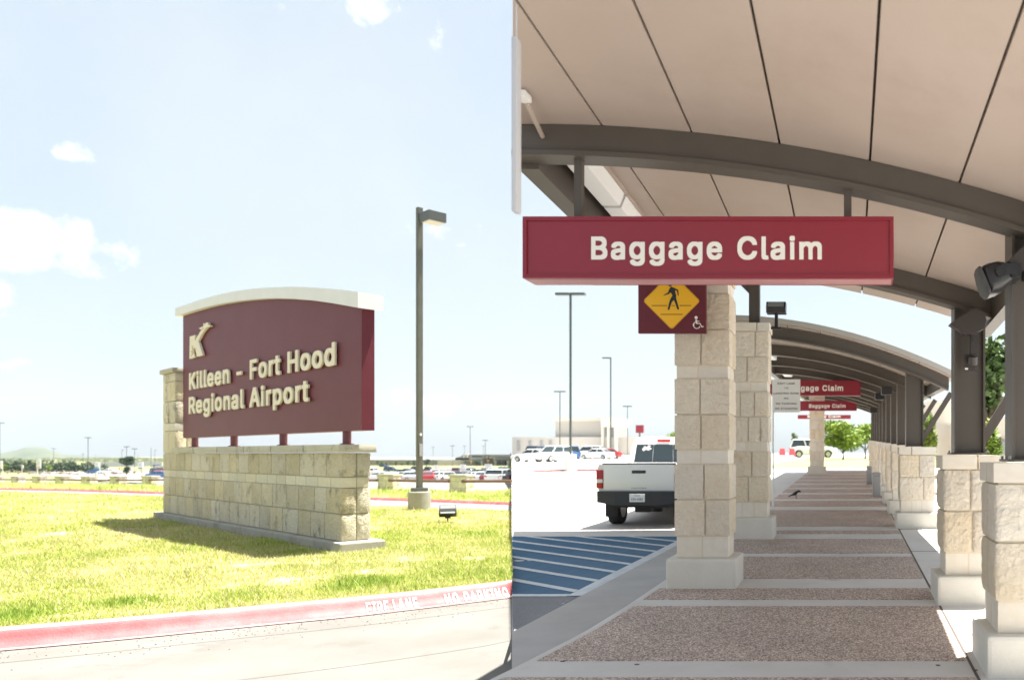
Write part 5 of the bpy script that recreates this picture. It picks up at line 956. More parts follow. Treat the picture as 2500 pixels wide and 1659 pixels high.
for a, b in AGG:
    n = max(2, int((b - a) / .3)); Y_ = frange(a, b, n); m = MB(); R = []
    for Y in Y_: R.append([(wl_(Y) + .09, Y, zw(Y) - .05), (wl_(Y) + .09, Y, zw(Y) + .005), (WR - .01, Y, zw(Y) + .005), (WR - .01, Y, zw(Y) - .05)])
    m.loft(R); m.build('aggregate_panel', M['agg'], walk, True)
for Y in (6.3, 8.4, 10.9, 13.5, 16): MB().box(WR + .02, 3.38, Y - .006, Y + .006, zw(Y) - .02, zw(Y) + .0035).build('slab_joint', M['ceilgap'], walk, True)
MB().add([(WR, 2.6, zw(2.6) + .003), (WR + .022, 2.6, zw(2.6) + .003), (WR + .022, 37, zw(37) + .003), (WR, 37, zw(37) + .003)], [(0, 1, 2, 3)]).build('edge_joint', M['ceilgap'], walk, True)
for x, y in ((1374, 1613.5), (1555, 1621), (2290, 1623), (2381, 1635)):
    p = GW(x, y); MB().loft([[(p.x + .018 * math.cos(t), p.y + .012 * math.sin(t), p.z + z) for t in [2 * math.pi * i / 9 for i in range(9)]] for z in (.001, .004)]).build('pavement_spot', M['ceilgap'], walk, True)

# lane surfaces: gutter strip, asphalt, blue hatched area with white bars
LZ = .4
GS = -3.02
def drape(name, poly, m, off, parent=None, kind='structure', n=10):
    # quad given on the level plane z = LZ, laid on the sloping lane along the same sight lines
    rows = []
    for j in range(n + 1):
        r = []
        for i in range(n + 1):
            u, v = i / n, j / n; p = [(poly[0][k] * (1 - u) + poly[1][k] * u) * (1 - v) + (poly[3][k] * (1 - u) + poly[2][k] * u) * v for k in (0, 1)]
            q_ = GR(PX + p[0] / p[1] * F, PY - (LZ - CZ) / p[1] * F); r.append((q_.x, q_.y, zr(q_.x, q_.y) + off))
        rows.append(r)
    o = sheet(name, rows, m, parent)
    return o
def flat(name, poly, m, z, parent=None, kind='structure'):
    me = bpy.data.meshes.new(name); me.from_pydata([(x, y, z) for x, y in poly], [], [tuple(range(len(poly)))]); me.materials.append(m)
    o = add_obj(name, me, parent); 
    if parent is None: o['kind'] = kind
    return o
def seamx(Y): return SEAM * Y + .002
flat('gutter_strip', [(seamx(2.5), 2.5), (wl_(3.5), 2.5), (wl_(3.5), 3.5), (wl_(5), 5), (wl_(6.4), 6.4), (wl_(7.4), 7.4), (wl_(8.8), 8.8), (-2.03, 22), (GS, 22), (GS, seamx(1) and -GS / -SEAM)], M['strip'], LZ + .012)
drape('asphalt', [(seamx(6.97), 6.97), (GS + .03, 6.98), (GS + .03, 8.75), (seamx(8.75), 8.75)], M['asphalt'], .006)
hatch = drape('crossing_hatch', [(seamx(8.75), 8.75), (GS, 8.75), (GS, 15.2), (seamx(15.2), 15.2)], M['bluepaint'], .006, n=24)
def clipx(x, Y): return max(x, seamx(Y))
drape('painted_bar', [(GS - .16, 8.75), (GS, 8.75), (GS, 15.2), (GS - .16, 15.2)], M['lanewhite'], .012, hatch)
drape('painted_bar', [(seamx(8.75), 8.72), (GS - .16, 8.72), (GS - .16, 8.86), (seamx(8.86), 8.86)], M['lanewhite'], .012, hatch)
drape('painted_bar', [(seamx(15.06), 15.06), (GS - .16, 15.06), (GS - .16, 15.2), (seamx(15.2), 15.2)], M['lanewhite'], .012, hatch)
for k in range(9):
    y0 = 8.98 + .74 * k; sl = -.757; w = .15
    def xs_(Y): return GS - .162 + (Y - y0) / sl
    # bar from the right border to the seam line or the far border
    def pt(yo):
        # intersection of bar line with seam: x = SEAM*Y
        Y = (GS - .162 - (yo / sl)) / (SEAM - 1 / sl); Y = min(Y, 15.06); return (max(GS - .162 + (Y - yo) / sl, seamx(Y)), Y)
    a, b = pt(y0), pt(y0 + w)
    drape('painted_bar', [(GS - .162, y0), (GS - .162, y0 + w), b, a] if y0 + w < 15.06 else [(GS - .162, y0), (GS - .2, y0 + .05), a, a], M['lanewhite'], .012, hatch)

# ------------------------------------------------------------------ stone pillars of the walkway
def big_pillar(name, x0, x1, y0, y1, courses, base_h, label, group, kind='pillar', base_o=.07, gz=None, n0=3):
    g = zw((y0 + y1) / 2) if gz is None else gz; cxm, cym = (x0 + x1) / 2, (y0 + y1) / 2; r = empty(name, (cxm, cym, g), 0, label, 'pillar', group)
    w, d = (x1 - x0) / 2, (y1 - y0) / 2
    MB().bbox(-w - base_o, w + base_o, -d - base_o, d + base_o, -.1, base_h, .03).build('base', M['pbase'], r, True)
    H = base_h + sum(h for h, _ in courses)
    MB().box(-w + .03, w - .03, -d + .03, d - .03, base_h, H - .02).build('pillar_core', M['pmortar'], r, True)
    z = base_h
    for h, k in courses:
        kk = 'pband' if k == 'b' else ('pband' if k == 'c' else kind); i = .02 if k == 'b' else (-.015 if k == 'c' else 0)
        xs = splits(-w + i, w - i, random.choice((2, 2, 3)) if n0 == 3 else n0, .4)
        for a, b in zip(xs, xs[1:]): stone(kk, a, b, -d + i, .0, z, z + h, r, .005)
        xs = splits(-w + i, w - i, 2, .3)
        for a, b in zip(xs, xs[1:]): stone(kk, a, b, .0, d - i, z, z + h, r, .005)
        z += h
    return r, H + g
CA = [(.23, 'b'), (.39, 's'), (.378, 's'), (.146, 'b'), (.378, 's'), (.386, 's'), (.128, 'b'), (.386, 's'), (.386, 's'), (.128, 'b'), (.3, 's'), (.12, 'c')]
random.seed(21)
big_pillar('stone_pillar', -1.87, -1.27, 8.25, 8.72, CA, .31, 'tall pale limestone pillar nearest the camera, carrying the pedestrian crossing sign', 'tall pillars along the walkway')
TA = zw(8.5) + .31 + sum(h for h, _ in CA)
CB = [(.24, 'b'), (.4, 's'), (.4, 's'), (.14, 'b'), (.4, 's'), (.4, 's'), (.14, 'b'), (.4, 's'), (.4, 's'), (.14, 'c')]
big_pillar('stone_pillar', -1.85, -1.27, 12.2, 12.66, CB, .33, 'second tall limestone pillar, close behind the pillar with the crossing sign', 'tall pillars along the walkway')
TB = zw(12.5) + .33 + sum(h for h, _ in CB)
big_pillar('stone_pillar', -1.75, -1.1, 33.4, 34, CB, .33, 'tall blurred pillar near the far end of the walkway', 'tall pillars along the walkway')
CP = [(.215, 'b'), (.40, 's'), (.395, 's'), (.145, 'c')]
lp = [('low stone pillar nearest the camera at the right edge, under the first steel column', 5.22, .10), ('sunlit low stone pillar, second from the camera, with rough rock face', 7.43, .02), ('third low stone pillar from the camera, in shade', 13.62, .0)]
for lb, Y, dx in lp: big_pillar('low_pillar', .87 + dx, 1.50 + dx, Y, Y + .55, CP, .27, lb, 'low pillars under the steel columns', 'rough' if Y < 9 else 'pillar', .06)
COLY = [16.3, 18.8, 21.3, 23.8, 26.3, 28.8, 31.3, 33.8, 36.3]
for i, Y in enumerate(COLY): big_pillar('low_pillar', .87, 1.50, Y - .1, Y + .45, CP, .27, f'{ORD[i+3]} low stone pillar from the camera in the receding row', 'low pillars under the steel columns', n0=2)

# ------------------------------------------------------------------ near canopy
def rz1(X, Y): return 4.206 - .048 * (X + 2.12) ** 2 - .044 * (Y - 5.2)
SX = [-2.262, -1.659, -1.059, -.471, .134, .733, 1.33]; RX1 = 1.5; Y0, Y1 = .6, 8.75
can = empty('near_canopy', (0, 5.2, zw(5.2)), 0, 'near arched canopy roof of pale beige panels on taupe steel beams', 'canopy')
def ylo(X): return max(Y0, -X / -SEAM + .01) if X < 0 else Y0      # the roof's outer corner follows the kerb line
XS = SX + [RX1]
for a, b in zip(XS, XS[1:]):
    for ya, yb in ((None, 5.29), (5.29, 7.58), (7.58, Y1)):
        m = MB(); R = []
        for i in range(5):
            x = a + .008 + (b - a - .016) * i / 4; y0 = ylo(x) if ya is None else ya
            R.append([(x, y0, rz1(x, y0)), (x, yb, rz1(x, yb)), (x, yb, rz1(x, yb) + .03), (x, y0, rz1(x, y0) + .03)])
        m.loft(R).build('ceiling_panel', M['ceiling'], can, smooth=True)
m = MB(); R = []
for i in range(25):
    x = XS[0] + (XS[-1] - XS[0]) * i / 24; y0 = ylo(x); R.append([(x, y0, rz1(x, y0) + .034), (x, Y1, rz1(x, Y1) + .034), (x, Y1, rz1(x, Y1) + .14), (x, y0, rz1(x, y0) + .14)])
m.loft(R).build('roof_deck', M['ceilgap'], can)
def arch_beam(Y, z_fn, x0, x1, dep, th, name, parent, n=28, fl=.035):
    m = MB(); R = []; R2 = []
    for i in range(n + 1):
        x = x0 + (x1 - x0) * i / n; z = z_fn(x, Y) - .004; R.append([(x, Y, z - dep + fl), (x, Y + th, z - dep + fl), (x, Y + th, z), (x, Y, z)])
        R2.append([(x, Y - .03, z - dep), (x, Y + th + .03, z - dep), (x, Y + th + .03, z - dep + fl - .001), (x, Y - .03, z - dep + fl - .001)])
    b = m.loft(R).build(name, M['taupe'], parent, smooth=True); m2 = MB(); m2.loft(R2).build('beam_flange', M['taupe'], parent, smooth=True)
    return b
arch_beam(5.2, rz1, -2.25, 1.45, .215, .12, 'arched_beam', can); arch_beam(7.5, rz1, -2.25, 1.45, .215, .12, 'arched_beam', can)
m = MB()
for ya, yb in ((5.33, 7.49), (7.63, 8.3)): m.loft([[(-2.27, y, rz1(-2.2, y) - .25), (-2.13, y, rz1(-2.2, y) - .25), (-2.13, y, rz1(-2.2, y) - .004), (-2.27, y, rz1(-2.2, y) - .004)] for y in (ya, yb)])
m.build('eave_girder', M['taupe'], can)
m = MB(); m.loft([[(1.36, y, rz1(1.5, y) - .2), (1.48, y, rz1(1.5, y) - .2), (1.48, y, rz1(1.5, y) - .005), (1.36, y, rz1(1.5, y) - .005)] for y in (.8, 8.3)]); m.build('eave_girder', M['taupe'], can)
def steel_col(x0, x1, Y, ztop, gz, parent, brace=True):
    r = MB(); r.box(x0 + .0195, x1 - .0195, Y + .03, Y + .17, gz + .002, ztop - .002).box(x0, x0 + .02, Y - .02, Y + .22, gz, ztop).box(x1 - .02, x1, Y - .02, Y + .22, gz, ztop)
    o = r.build('steel_column', M['taupe'], parent)
    if Y < 9:
        pl = MB().box(x0 - .035, x1 + .035, Y - .05, Y + .25, gz + .001, gz + .018).build('base_plate', M['taupe'], parent)
        for bx_, by_ in ((x0 - .018, Y - .03), (x1 + .018, Y - .03), (x0 - .018, Y + .23), (x1 + .018, Y + .23)): MB().bar((bx_, by_, gz + .018), (bx_, by_, gz + .04), .022, .022, 6).build('bolt', M['greysteel'], pl)
    if brace: MB().bar((x1 - .02, Y + .1, gz + .12), (x1 + .5, Y + .1, gz + .95), .07, .09).build('brace', M['taupe'], parent)
    return o
PTOP = zw(5.5) + 1.425
steel_col(1.10, 1.42, 5.3, rz1(1.25, 5.3) - .03, PTOP, can); steel_col(1.01, 1.31, 7.545, rz1(1.15, 7.5) - .03, zw(7.7) + 1.425, can)
for X in (-1.83, -.015): 
    m = MB(); m.box(X - .026, X + .026, 5.235, 5.287, 3.555, rz1(X, 5.25) - .2); m.build('sign_hanger', M['taupe'], can)
# tall roof over the crossing, on steel posts standing on the tall pillars
xr = empty('crossing_canopy', (-1.5, 10.5, zw(10.5)), 0, 'higher mono-pitch roof over the crossing, on steel posts above the tall pillars', 'canopy')
def zx(Y): return 4.43 + .152 * (Y - 8.6)
m = MB(); m.loft([[(a, Y, zx(Y)), (2.3, Y, zx(Y)), (2.3, Y, zx(Y) + .12), (a, Y, zx(Y) + .12)] for Y, a in ((8.42, -2.2), (17.4, -5.75))]).build('roof_deck', M['taupe'], xr)  # out of view; outline shaped so its shade covers the hatched lane
MB().box(-1.62, -1.44, 8.5, 8.64, TA - .01, zx(8.75)).build('steel_post', M['taupe'], xr)
m = MB(); m.box(-1.61, -1.445, 12.4, 12.56, TB - .01, zx(12.4) + .02); m.bar((-1.53, 12.48, zx(12.4) - .45), (-1.95, 12.48, zx(12.5) - .05), .1, .1); m.build('steel_post', M['taupe'], xr)

# fluorescent fittings under the eave
def tube_light(x, ya, yb, label):
    g = rz1(x, (ya + yb) / 2); r = empty('tube_light', (x, (ya + yb) / 2, g - .16), 0, label, 'light fitting', 'tube lights under the near canopy')
    m = MB(); m.loft([[(x - .11, y, rz1(x, y) - .03), (x - .07, y, rz1(x, y) - .13), (x + .07, y, rz1(x, y) - .13), (x + .11, y, rz1(x, y) - .03)] for y in (ya, yb)]).build('diffuser', M['whitepaint'], r)
    m = MB(); m.loft([[(x - .13, y, rz1(x, y) - .032), (x + .13, y, rz1(x, y) - .032), (x + .13, y, rz1(x, y) - .006), (x - .13, y, rz1(x, y) - .006)] for y in (ya - .02, yb + .02)]).build('tray', M['ceiling'], r)
tube_light(-1.95, 5.36, 6.35, 'white tube light under the eave just behind the near beam'); tube_light(-1.95, 6.4, 7.4, 'second white tube light under the eave, farther back')
MB().bbox(-2.03, -1.97, 4.72, 4.82, rz1(-1.9, 4.6) - .06, rz1(-1.9, 4.6) - .02, .005).build('junction_box', M['whitepaint']); tag(bpy.data.objects['junction_box'], 'small white junction box on the ceiling at its far left corner', 'box')
tag(MB().bar((-2.0, 4.82, rz1(-1.9, 4.9) - .045), (-2.05, 5.19, rz1(-1.98, 5.19) - .09), .03, .03, 8).build('conduit', M['ceiling'], smooth=True), 'short pale conduit running into the near beam at the left', 'conduit')
# ceiling fittings strip inside
# ------------------------------------------------------------------ hanging signs
def hang_sign(right, yf, zb, label, W=2.456, Hh=.408, D=.215):
    r = empty('hanging_sign', (right - W / 2, yf + D / 2, zb), 0, label, 'sign', 'hanging red baggage claim signs'); w = W / 2; d = D / 2
    pnl = MB().box(-w + .012, w - .012, -d + .012, d - .012, .012, Hh - .012).build('panel', M['redsign'], r, True)
    f = .026
    for nm, b in (('frame_top', (-w, w, -d, -d + .03, Hh - f, Hh)), ('frame_bottom', (-w, w, -d, -d + .03, 0, f)), ('frame_side', (-w, -w + f, -d - .001, -d + .029, f, Hh - f)), ('frame_side', (w - f, w, -d - .001, -d + .029, f, Hh - f)),
                  ('frame_back', (-w, w, d - .03, d, 0, Hh)), ('frame_top', (-w, w, -d + .031, d - .031, Hh - .011, Hh)), ('frame_end', (-w, -w + .011, -d + .031, d - .031, .0, Hh - .012)), ('frame_end', (w - .011, w, -d + .031, d - .031, .0, Hh - .012))):
        MB().box(*b).build(nm, M['redframe'], r, True)
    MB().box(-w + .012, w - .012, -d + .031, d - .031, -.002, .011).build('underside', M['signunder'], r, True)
    for word, x0, x1 in (('Baggage', .1835, .537), ('Claim', .578, .806)):
        L = letters(word, bold=.022, spacing=1.02, res=6); a, b, c, e = tbounds(L); H_ = tbounds(letters('H', bold=.022))
        for vs, fs in L:
            mm = MB(); mm.add([(-w + W * (x0 + (v.x - a) / (b - a) * (x1 - x0)), -d + .0085, Hh * .305 + (v.y - H_[2]) / (H_[3] - H_[2]) * .153) for v in vs], fs); mm.build('letter', M['signwhite'], pnl, True)
    return r
hang_sign(.29, 5.15, 3.164, 'large red hanging sign reading Baggage Claim, nearest the camera')
hang_sign(.29, 21.1, 3.59, 'blurred red hanging sign farther down, right of the white notice')
hang_sign(.29, 32.6, 3.82, 'smaller blurred red hanging sign below the farther one')
hang_sign(.05, 47, 4.13, 'smallest red hanging sign at the end of the walkway', W=3.2, Hh=.24)

# ------------------------------------------------------------------ pedestrian crossing sign on pillar A
YS = 8.12
def ps(x, y): p = at(1530 + x * .09733, 690 + y * .09736, YS); return (p.x, p.z)
cs = empty('crossing_sign', at(1640, 813, YS), 0, 'maroon panel with yellow pedestrian diamond and white wheelchair symbol on the pillar', 'sign')
a, b = ps(290, 1262), ps(1985, -400)
MB().box(a[0], b[0], YS, YS + .05, a[1], b[1]).build('panel', M['maroon'], cs)
def rdiamond(c, r, rc):
    pts = []
    for k in range(4):
        t = math.pi / 2 * k; cx_, cz_ = c[0] + (r - rc * 1.4142) * math.cos(t), c[1] + (r - rc * 1.4142) * math.sin(t)
        for j in range(6): a_ = t - math.pi / 4 + math.pi / 2 * j / 5; pts.append((cx_ + rc * math.cos(a_), cz_ + rc * math.sin(a_)))
    return pts
dc = ps(1132, 458); R_ = (ps(1855, 458)[0] - ps(415, 458)[0]) / 2
MB().prism(rdiamond(dc, R_, .03), YS - .012, YS - .002).build('diamond_edge', M['yellowedge'], cs); MB().prism(rdiamond(dc, R_ - .014, .024), YS - .016, YS - .0125).build('diamond', M['yellow'], cs)
fig = [(1120, 108), (1185, 130), (1300, 185), (1315, 330), (1295, 330), (1272, 215), (1222, 195), (1230, 250), (1252, 320), (1248, 390), (1275, 480), (1325, 660), (1300, 690), (1275, 660), (1195, 440), (1135, 500), (1105, 600), (1075, 692), (1035, 680), (1060, 580), (1085, 470), (1110, 410), (1158, 330), (1130, 270), (1100, 255), (1075, 288), (940, 330), (945, 312), (1050, 255), (1072, 180)]
m = MB(); m.prism([ps(*p) for p in fig], YS - .0195, YS - .0165); c = ps(1098, 20); rr = .034
m.prism([(c[0] + rr * .8 * math.cos(2 * math.pi * i / 14), c[1] + rr * math.sin(2 * math.pi * i / 14)) for i in range(14)], YS - .0195, YS - .0165); m.build('pedestrian_symbol', M['inkblack'], cs)
for (xa, xb, y) in ((640, 1020, 580), (1130, 1215, 580), (1340, 1625, 580), (860, 1410, 800)):
    a, b = ps(xa, y + 12), ps(xb, y - 12); MB().box(a[0], b[0], YS - .0185, YS - .0165, a[1], b[1]).build('crossing_line', mat('line_ochre', (.30, .16, .01), .5) if 'line_ochre' not in bpy.data.materials else bpy.data.materials['line_ochre'], cs)
m = MB()
def stroke(pts, w):
    for p, q in zip(pts, pts[1:]):
        a, b = ps(*p), ps(*q); m.bar((a[0], YS - .005, a[1]), (b[0], YS - .005, b[1]), w, w * .5, 6)
k_ = .0041 * 100 / 1000
stroke([(1745, 930), (1752, 1020), (1840, 1020), (1890, 1110), (1930, 1092)], .02); stroke([(1755, 965), (1825, 965)], .014)
stroke([(1715, 985), (1680, 1030), (1680, 1085), (1710, 1130), (1755, 1150), (1810, 1135), (1845, 1090)], .017)
c = ps(1745, 875); m.prism([(c[0] + .016 * math.cos(2 * math.pi * i / 12), c[1] + .016 * math.sin(2 * math.pi * i / 12)) for i in range(12)], YS - .011, YS - .003)
m.build('wheelchair_symbol', M['signwhite'], cs)

# ------------------------------------------------------------------ white notice on a post
p = GW(1887.5, 1237); s = p.y / F
nt = empty('notice_sign', p, 0, 'white notice with blurred black lines on a thin post before the far red signs', 'sign')
a, b = at(1886, 1006, p.y), at(1954, 925.7, p.y)
MB().bar(p, Vector((p.x, p.y, b.z)), .045, .045, 8).build('post', M['whitepaint'], nt); npl = MB().bbox(a.x, b.x, p.y - .05, p.y - .03, a.z, b.z, .004).build('panel', M['whitepaint'], nt)
for i, (t, hgt, wd) in enumerate((('EXIT LANE', .075, .62), ('TO', .06, .14), ('LOADING ZONE', .065, .9), ('NO', .06, .16), ('NO PARKING', .07, .74), ('NO STANDING', .07, .8))):
    L = letters(t, bold=.02); x0, x1, y0, y1 = tbounds(L); W = b.x - a.x; H_ = b.z - a.z; zc = b.z - H_ * (.12, .26, .42, .57, .73, .88)[i]; xc = (a.x + b.x) / 2
    for vs, fs in L: MB().add([(xc + ((v.x - x0) / (x1 - x0) - .5) * W * wd, p.y - .053, zc + (v.y - .35) * hgt) for v in vs], fs).build('letter', M['inkblack'], npl)
# pale hanging blade at the canopy's outer corner
pe = empty('blade_sign', (SEAM * 3.9 + .022, 3.9, CZ + (PY - 520) / F * 3.9), 0, 'narrow pale vertical blade hanging at the outer left corner of the near canopy', 'sign')
hb = (PY * 1.0 - 95 - (PY - 520)) / F * 3.9
MB().bbox(-.014, .014, -.03, .03, 0, hb, .008).build('panel', M['palegrey'], pe, True, smooth=True); MB().bar((0, 0, hb), (0, 0, rz1(-1.69, 3.9) - pe.location.z), .008, .008, 8).build('hanger', M['palegrey'], pe, True)

# ------------------------------------------------------------------ far canopy
def rz2(X, Y): return 4.25 - .061 * (X + 2.2) ** 2 + .0221 * (Y - 13.4)
far = empty('far_canopy', (0, 13.5, zw(13.5)), 0, 'long receding arched canopy with repeated taupe ribs over the far walkway', 'canopy')
XB = frange(-2.2, 1.75, 8)
for a, b in zip(XB, XB[1:]):
    for ya in [13.3] + COLY:
        m = MB(); R = []; yb = ya + (3.0 if ya == 13.3 else 2.5) 
        for i in range(4):
            x = a + .006 + (b - a - .012) * i / 3; R.append([(x, ya + .01, rz2(x, ya)), (x, yb, rz2(x, yb)), (x, yb, rz2(x, yb) + .03), (x, ya + .01, rz2(x, ya) + .03)])
        m.loft(R).build('ceiling_panel', M['ceiling'], far, smooth=True)
m = MB(); R = []
for i in range(17):
    x = -2.24 + 4.06 * i / 16; R.append([(x, 13.28, rz2(x, 13.28) + .034), (x, 38.9, rz2(x, 38.9) + .034), (x, 38.9, rz2(x, 38.9) + .13), (x, 13.28, rz2(x, 13.28) + .13)])
m.loft(R).build('roof_deck', M['roofmetal'], far, smooth=True)
for Y in [13.42] + COLY: arch_beam(Y, rz2, -2.2, 1.7, .22, .12, 'arched_beam', far, 16)
for Y in [13.75] + COLY: steel_col(.99, 1.30, Y, rz2(1.15, Y) - .03, zw(Y + .2) + 1.425, far)
m = MB(); m.loft([[(-2.2, y, rz2(-2.2, y) - .25), (-2.06, y, rz2(-2.2, y) - .25), (-2.06, y, rz2(-2.2, y) - .002), (-2.2, y, rz2(-2.2, y) - .002)] for y in (13.6, 38.8)]).build('eave_girder', M['taupe'], far)
m = MB(); m.loft([[(1.6, y, rz2(1.65, y) - .2), (1.73, y, rz2(1.65, y) - .2), (1.73, y, rz2(1.65, y) - .002), (1.6, y, rz2(1.65, y) - .002)] for y in (13.6, 38.8)]).build('eave_girder', M['taupe'], far)
for Y in (17, 22, 27): tag(MB().bbox(-1.95, -1.7, Y, Y + 1.1, rz2(-1.85, Y) - .14, rz2(-1.85, Y) - .004, .02).build('tube_light', M['whitepaint']), ['nearest white tube light under the far canopy', 'middle white tube light under the far canopy', 'farthest white tube light under the far canopy'][int((Y - 17) / 5)], 'light fitting', 'tube lights under the far canopy')

# floodlight on an arm beside the second tall pillar
Y = 12.45; a, b = at(1872, 765, Y), at(1919, 738, Y); f2 = empty('arm_floodlight', at(1895, 803, Y), 0, 'black floodlight on a short arm above the second tall pillar', 'floodlight')
m = MB(); m.loft([[(a.x + dx, y, z) for y, z in ((Y - .1, a.z), (Y - .12, a.z + .08), (Y - .06, b.z), (Y + .1, b.z), (Y + .12, a.z))] for dx in (0, b.x - a.x)]).build('housing', M['black'], f2)
g = MB(); g.add([(a.x + .025, Y - .128, a.z + .085), (b.x - .025, Y - .128, a.z + .085), (b.x - .025, Y - .075, b.z - .012), (a.x + .025, Y - .075, b.z - .012)], [(0, 1, 2, 3)]).build('glass', M['glassface'], f2)
cxp = (a.x + b.x) / 2; zz_ = at(0, 801, Y).z; MB().bar((cxp, Y, zz_), (cxp, Y, a.z), .06, .06, 8).build('stem', M['black'], f2); MB().bar((-1.45, Y, zz_), (cxp + .08, Y, zz_), .035, .035).build('arm', M['black'], f2)

# ------------------------------------------------------------------ speaker + lamp box + camera-like fitting on the steel columns
Y = 5.27
sp = empty('loudspeaker', at(2425, 735, Y), 0, 'black outdoor loudspeaker bracketed to the nearest steel column', 'loudspeaker')
def q(x, y, dy): p = at(2260 + x * .4145, 500 + y * .4145, Y); return (p.x, Y + dy, p.z)
out = [(290, 400), (312, 383), (345, 368), (400, 357), (440, 362), (462, 385), (492, 405), (500, 440), (490, 478), (452, 512), (410, 538), (355, 558), (335, 535), (312, 480)]
cq = (sum(p[0] for p in out) / len(out), sum(p[1] for p in out) / len(out)); m = MB()
m.loft([[q(cq[0] + (p[0] - cq[0]) * k, cq[1] + (p[1] - cq[1]) * k, dy) for p in out] for dy, k in ((-.20, .62), (-.185, .8), (-.14, .94), (-.06, 1), (.02, .96), (.05, .8))]).build('cabinet', M['black'], sp, smooth=True)
gr = [(288, 398), (298, 392), (318, 440), (345, 500), (364, 548), (355, 562), (328, 536), (304, 470)]; cg = (324, 478)
m = MB(); m.loft([[q(cg[0] - 4 + (p[0] - cg[0]) * k, cg[1] + (p[1] - cg[1]) * k, dy) for p in gr] for dy, k in ((-.205, .75), (-.17, .98), (-.06, 1.04), (.03, .9))]).build('grille', mat('grille_mesh', (.045, .045, .048), .5, bump=.6, bscale=160), sp, smooth=True)
MB().bar(q(405, 435, -.235), q(405, 435, -.19), .07, .07, 16).build('swivel_knob', M['black'], sp, smooth=True); m = MB(); m.bar(q(405, 420, -.212), q(500, 420, -.2), .03, .07).bar(q(498, 425, -.21), q(498, 425, .03), .06, .09).build('bracket', M['black'], sp)
lb = empty('lamp_box', at(2480, 690, Y), 0, 'dark brown wedge lamp fitting above the loudspeaker at the right edge', 'light fitting')
m = MB(); m.loft([[q(455, 365, dy), q(545, 415, dy), q(640, 330, dy), q(640, 230, dy), q(575, 252, dy)] for dy in (-.16, .02)]).build('housing', mat('fitting_brown', (.045, .037, .034), .4), lb)
MB().bar(q(590, 340, -.04), q(590, 440, .03), .05, .05, 8).build('stem', M['black'], lb)
Y = 7.46
cf = empty('wall_fitting', at(2365, 905, Y), 0, 'dark brown shielded lamp on a jointed arm on the second steel column', 'light fitting')
def q2(x, y, dy): p = at(2260 + x * .4145, 500 + y * .4145, Y); return (p.x, Y + dy, p.z)
br = bpy.data.materials['fitting_brown']
m = MB(); m.loft([[q2(*p, dy) for p in ((130, 715), (180, 745), (215, 775), (270, 770), (325, 745), (343, 695), (330, 650), (300, 630), (265, 627))] for dy in (-.15, -.02)]).build('shield', br, cf)
m = MB(); m.bar(q2(278, 770, -.06), q2(278, 885, -.06), .07, .06).bar(q2(278, 800, -.105), q2(278, 800, -.06), .045, .045, 14).build('arm', br, cf)
m = MB(); m.bar(q2(270, 900, -.09), q2(270, 945, -.07), .085, .1, 12).build('joint', br, cf); MB().box(q2(228, 0, 0)[0], q2(288, 0, 0)[0], Y - .03, Y - .005, q2(0, 978, 0)[2], q2(0, 880, 0)[2]).build('back_plate', br, cf)
MB().box(q2(228, 0, 0)[0], q2(246, 0, 0)[0], Y - .04, Y - .031, q2(0, 972, 0)[2], q2(0, 962, 0)[2]).build('label_plate', M['whitepaint'], cf)
for i, (x, y, Y) in enumerate(((2148, 968, 18.6), (2165, 955, 16.2), (2133, 1002, 23.7))):
    a = at(x, y, Y); m = MB(); m.bbox(a.x - .12, a.x + .1, Y - .2, Y, a.z - .08, a.z + .08, .02); tag(m.build('column_speaker', M['black']), ['small black speaker on a far steel column, between two others', 'small black speaker on the fourth steel column', 'farthest small black speaker on the steel columns'][i], 'loudspeaker', 'small speakers on the far columns')

# ------------------------------------------------------------------ bins, bird
def bin_(x, y, w, h, label):
    p = GW(x, y); s = p.y / F; r = empty('litter_bin', p, 0, label, 'bin', 'grey bins by the far pillars'); W, H_ = w * s / 2, h * s
    MB().bbox(-W, W, -W, W, 0, H_ * .86, .02).build('bin_body', M['greysteel'], r, True); MB().bbox(-W * 1.06, W * 1.06, -W * 1.06, W * 1.06, H_ * .86, H_, .03).build('lid', M['greysteel'], r, True)
bin_(2140, 1212, 20, 60, 'grey box bin standing by the far low pillars, nearer one'); bin_(2122, 1181, 13, 44, 'grey box bin standing by the far low pillars, farther one')
p = GW(1944, 1216); bird = empty('bird', p, rad(15), 'small black bird standing on the walkway between the pillars', 'bird')
m = MB(); R = []
for x, z, r in ((.13, .175, .004), (.105, .18, .02), (.075, .195, .03), (.045, .185, .032), (.01, .155, .05), (-.04, .13, .052), (-.085, .11, .03), (-.14, .085, .018), (-.21, .05, .012)):
    R.append([(x, r * math.cos(t), z + r * math.sin(t)) for t in [2 * math.pi * i / 12 for i in range(12)]])
m.loft(R).build('body', M['black'], bird, True, smooth=True)
for s_i in (-1, 1): MB().bar((-.01, s_i * .025, .12), (0, s_i * .025, 0), .01, .01, 6).bar((-.015, s_i * .025, .004), (.03, s_i * .025, .004), .008, .008, 6).build('leg', M['black'], bird, True)

# ------------------------------------------------------------------ white pickup
TY = 16.9; tz = .4; TX = (1561 - PX) / F * TY
tr = empty('pickup_truck', (TX, TY, tz), 0, 'white pickup truck seen from behind, half hidden by the near tall pillar', 'pickup')
hw = .93
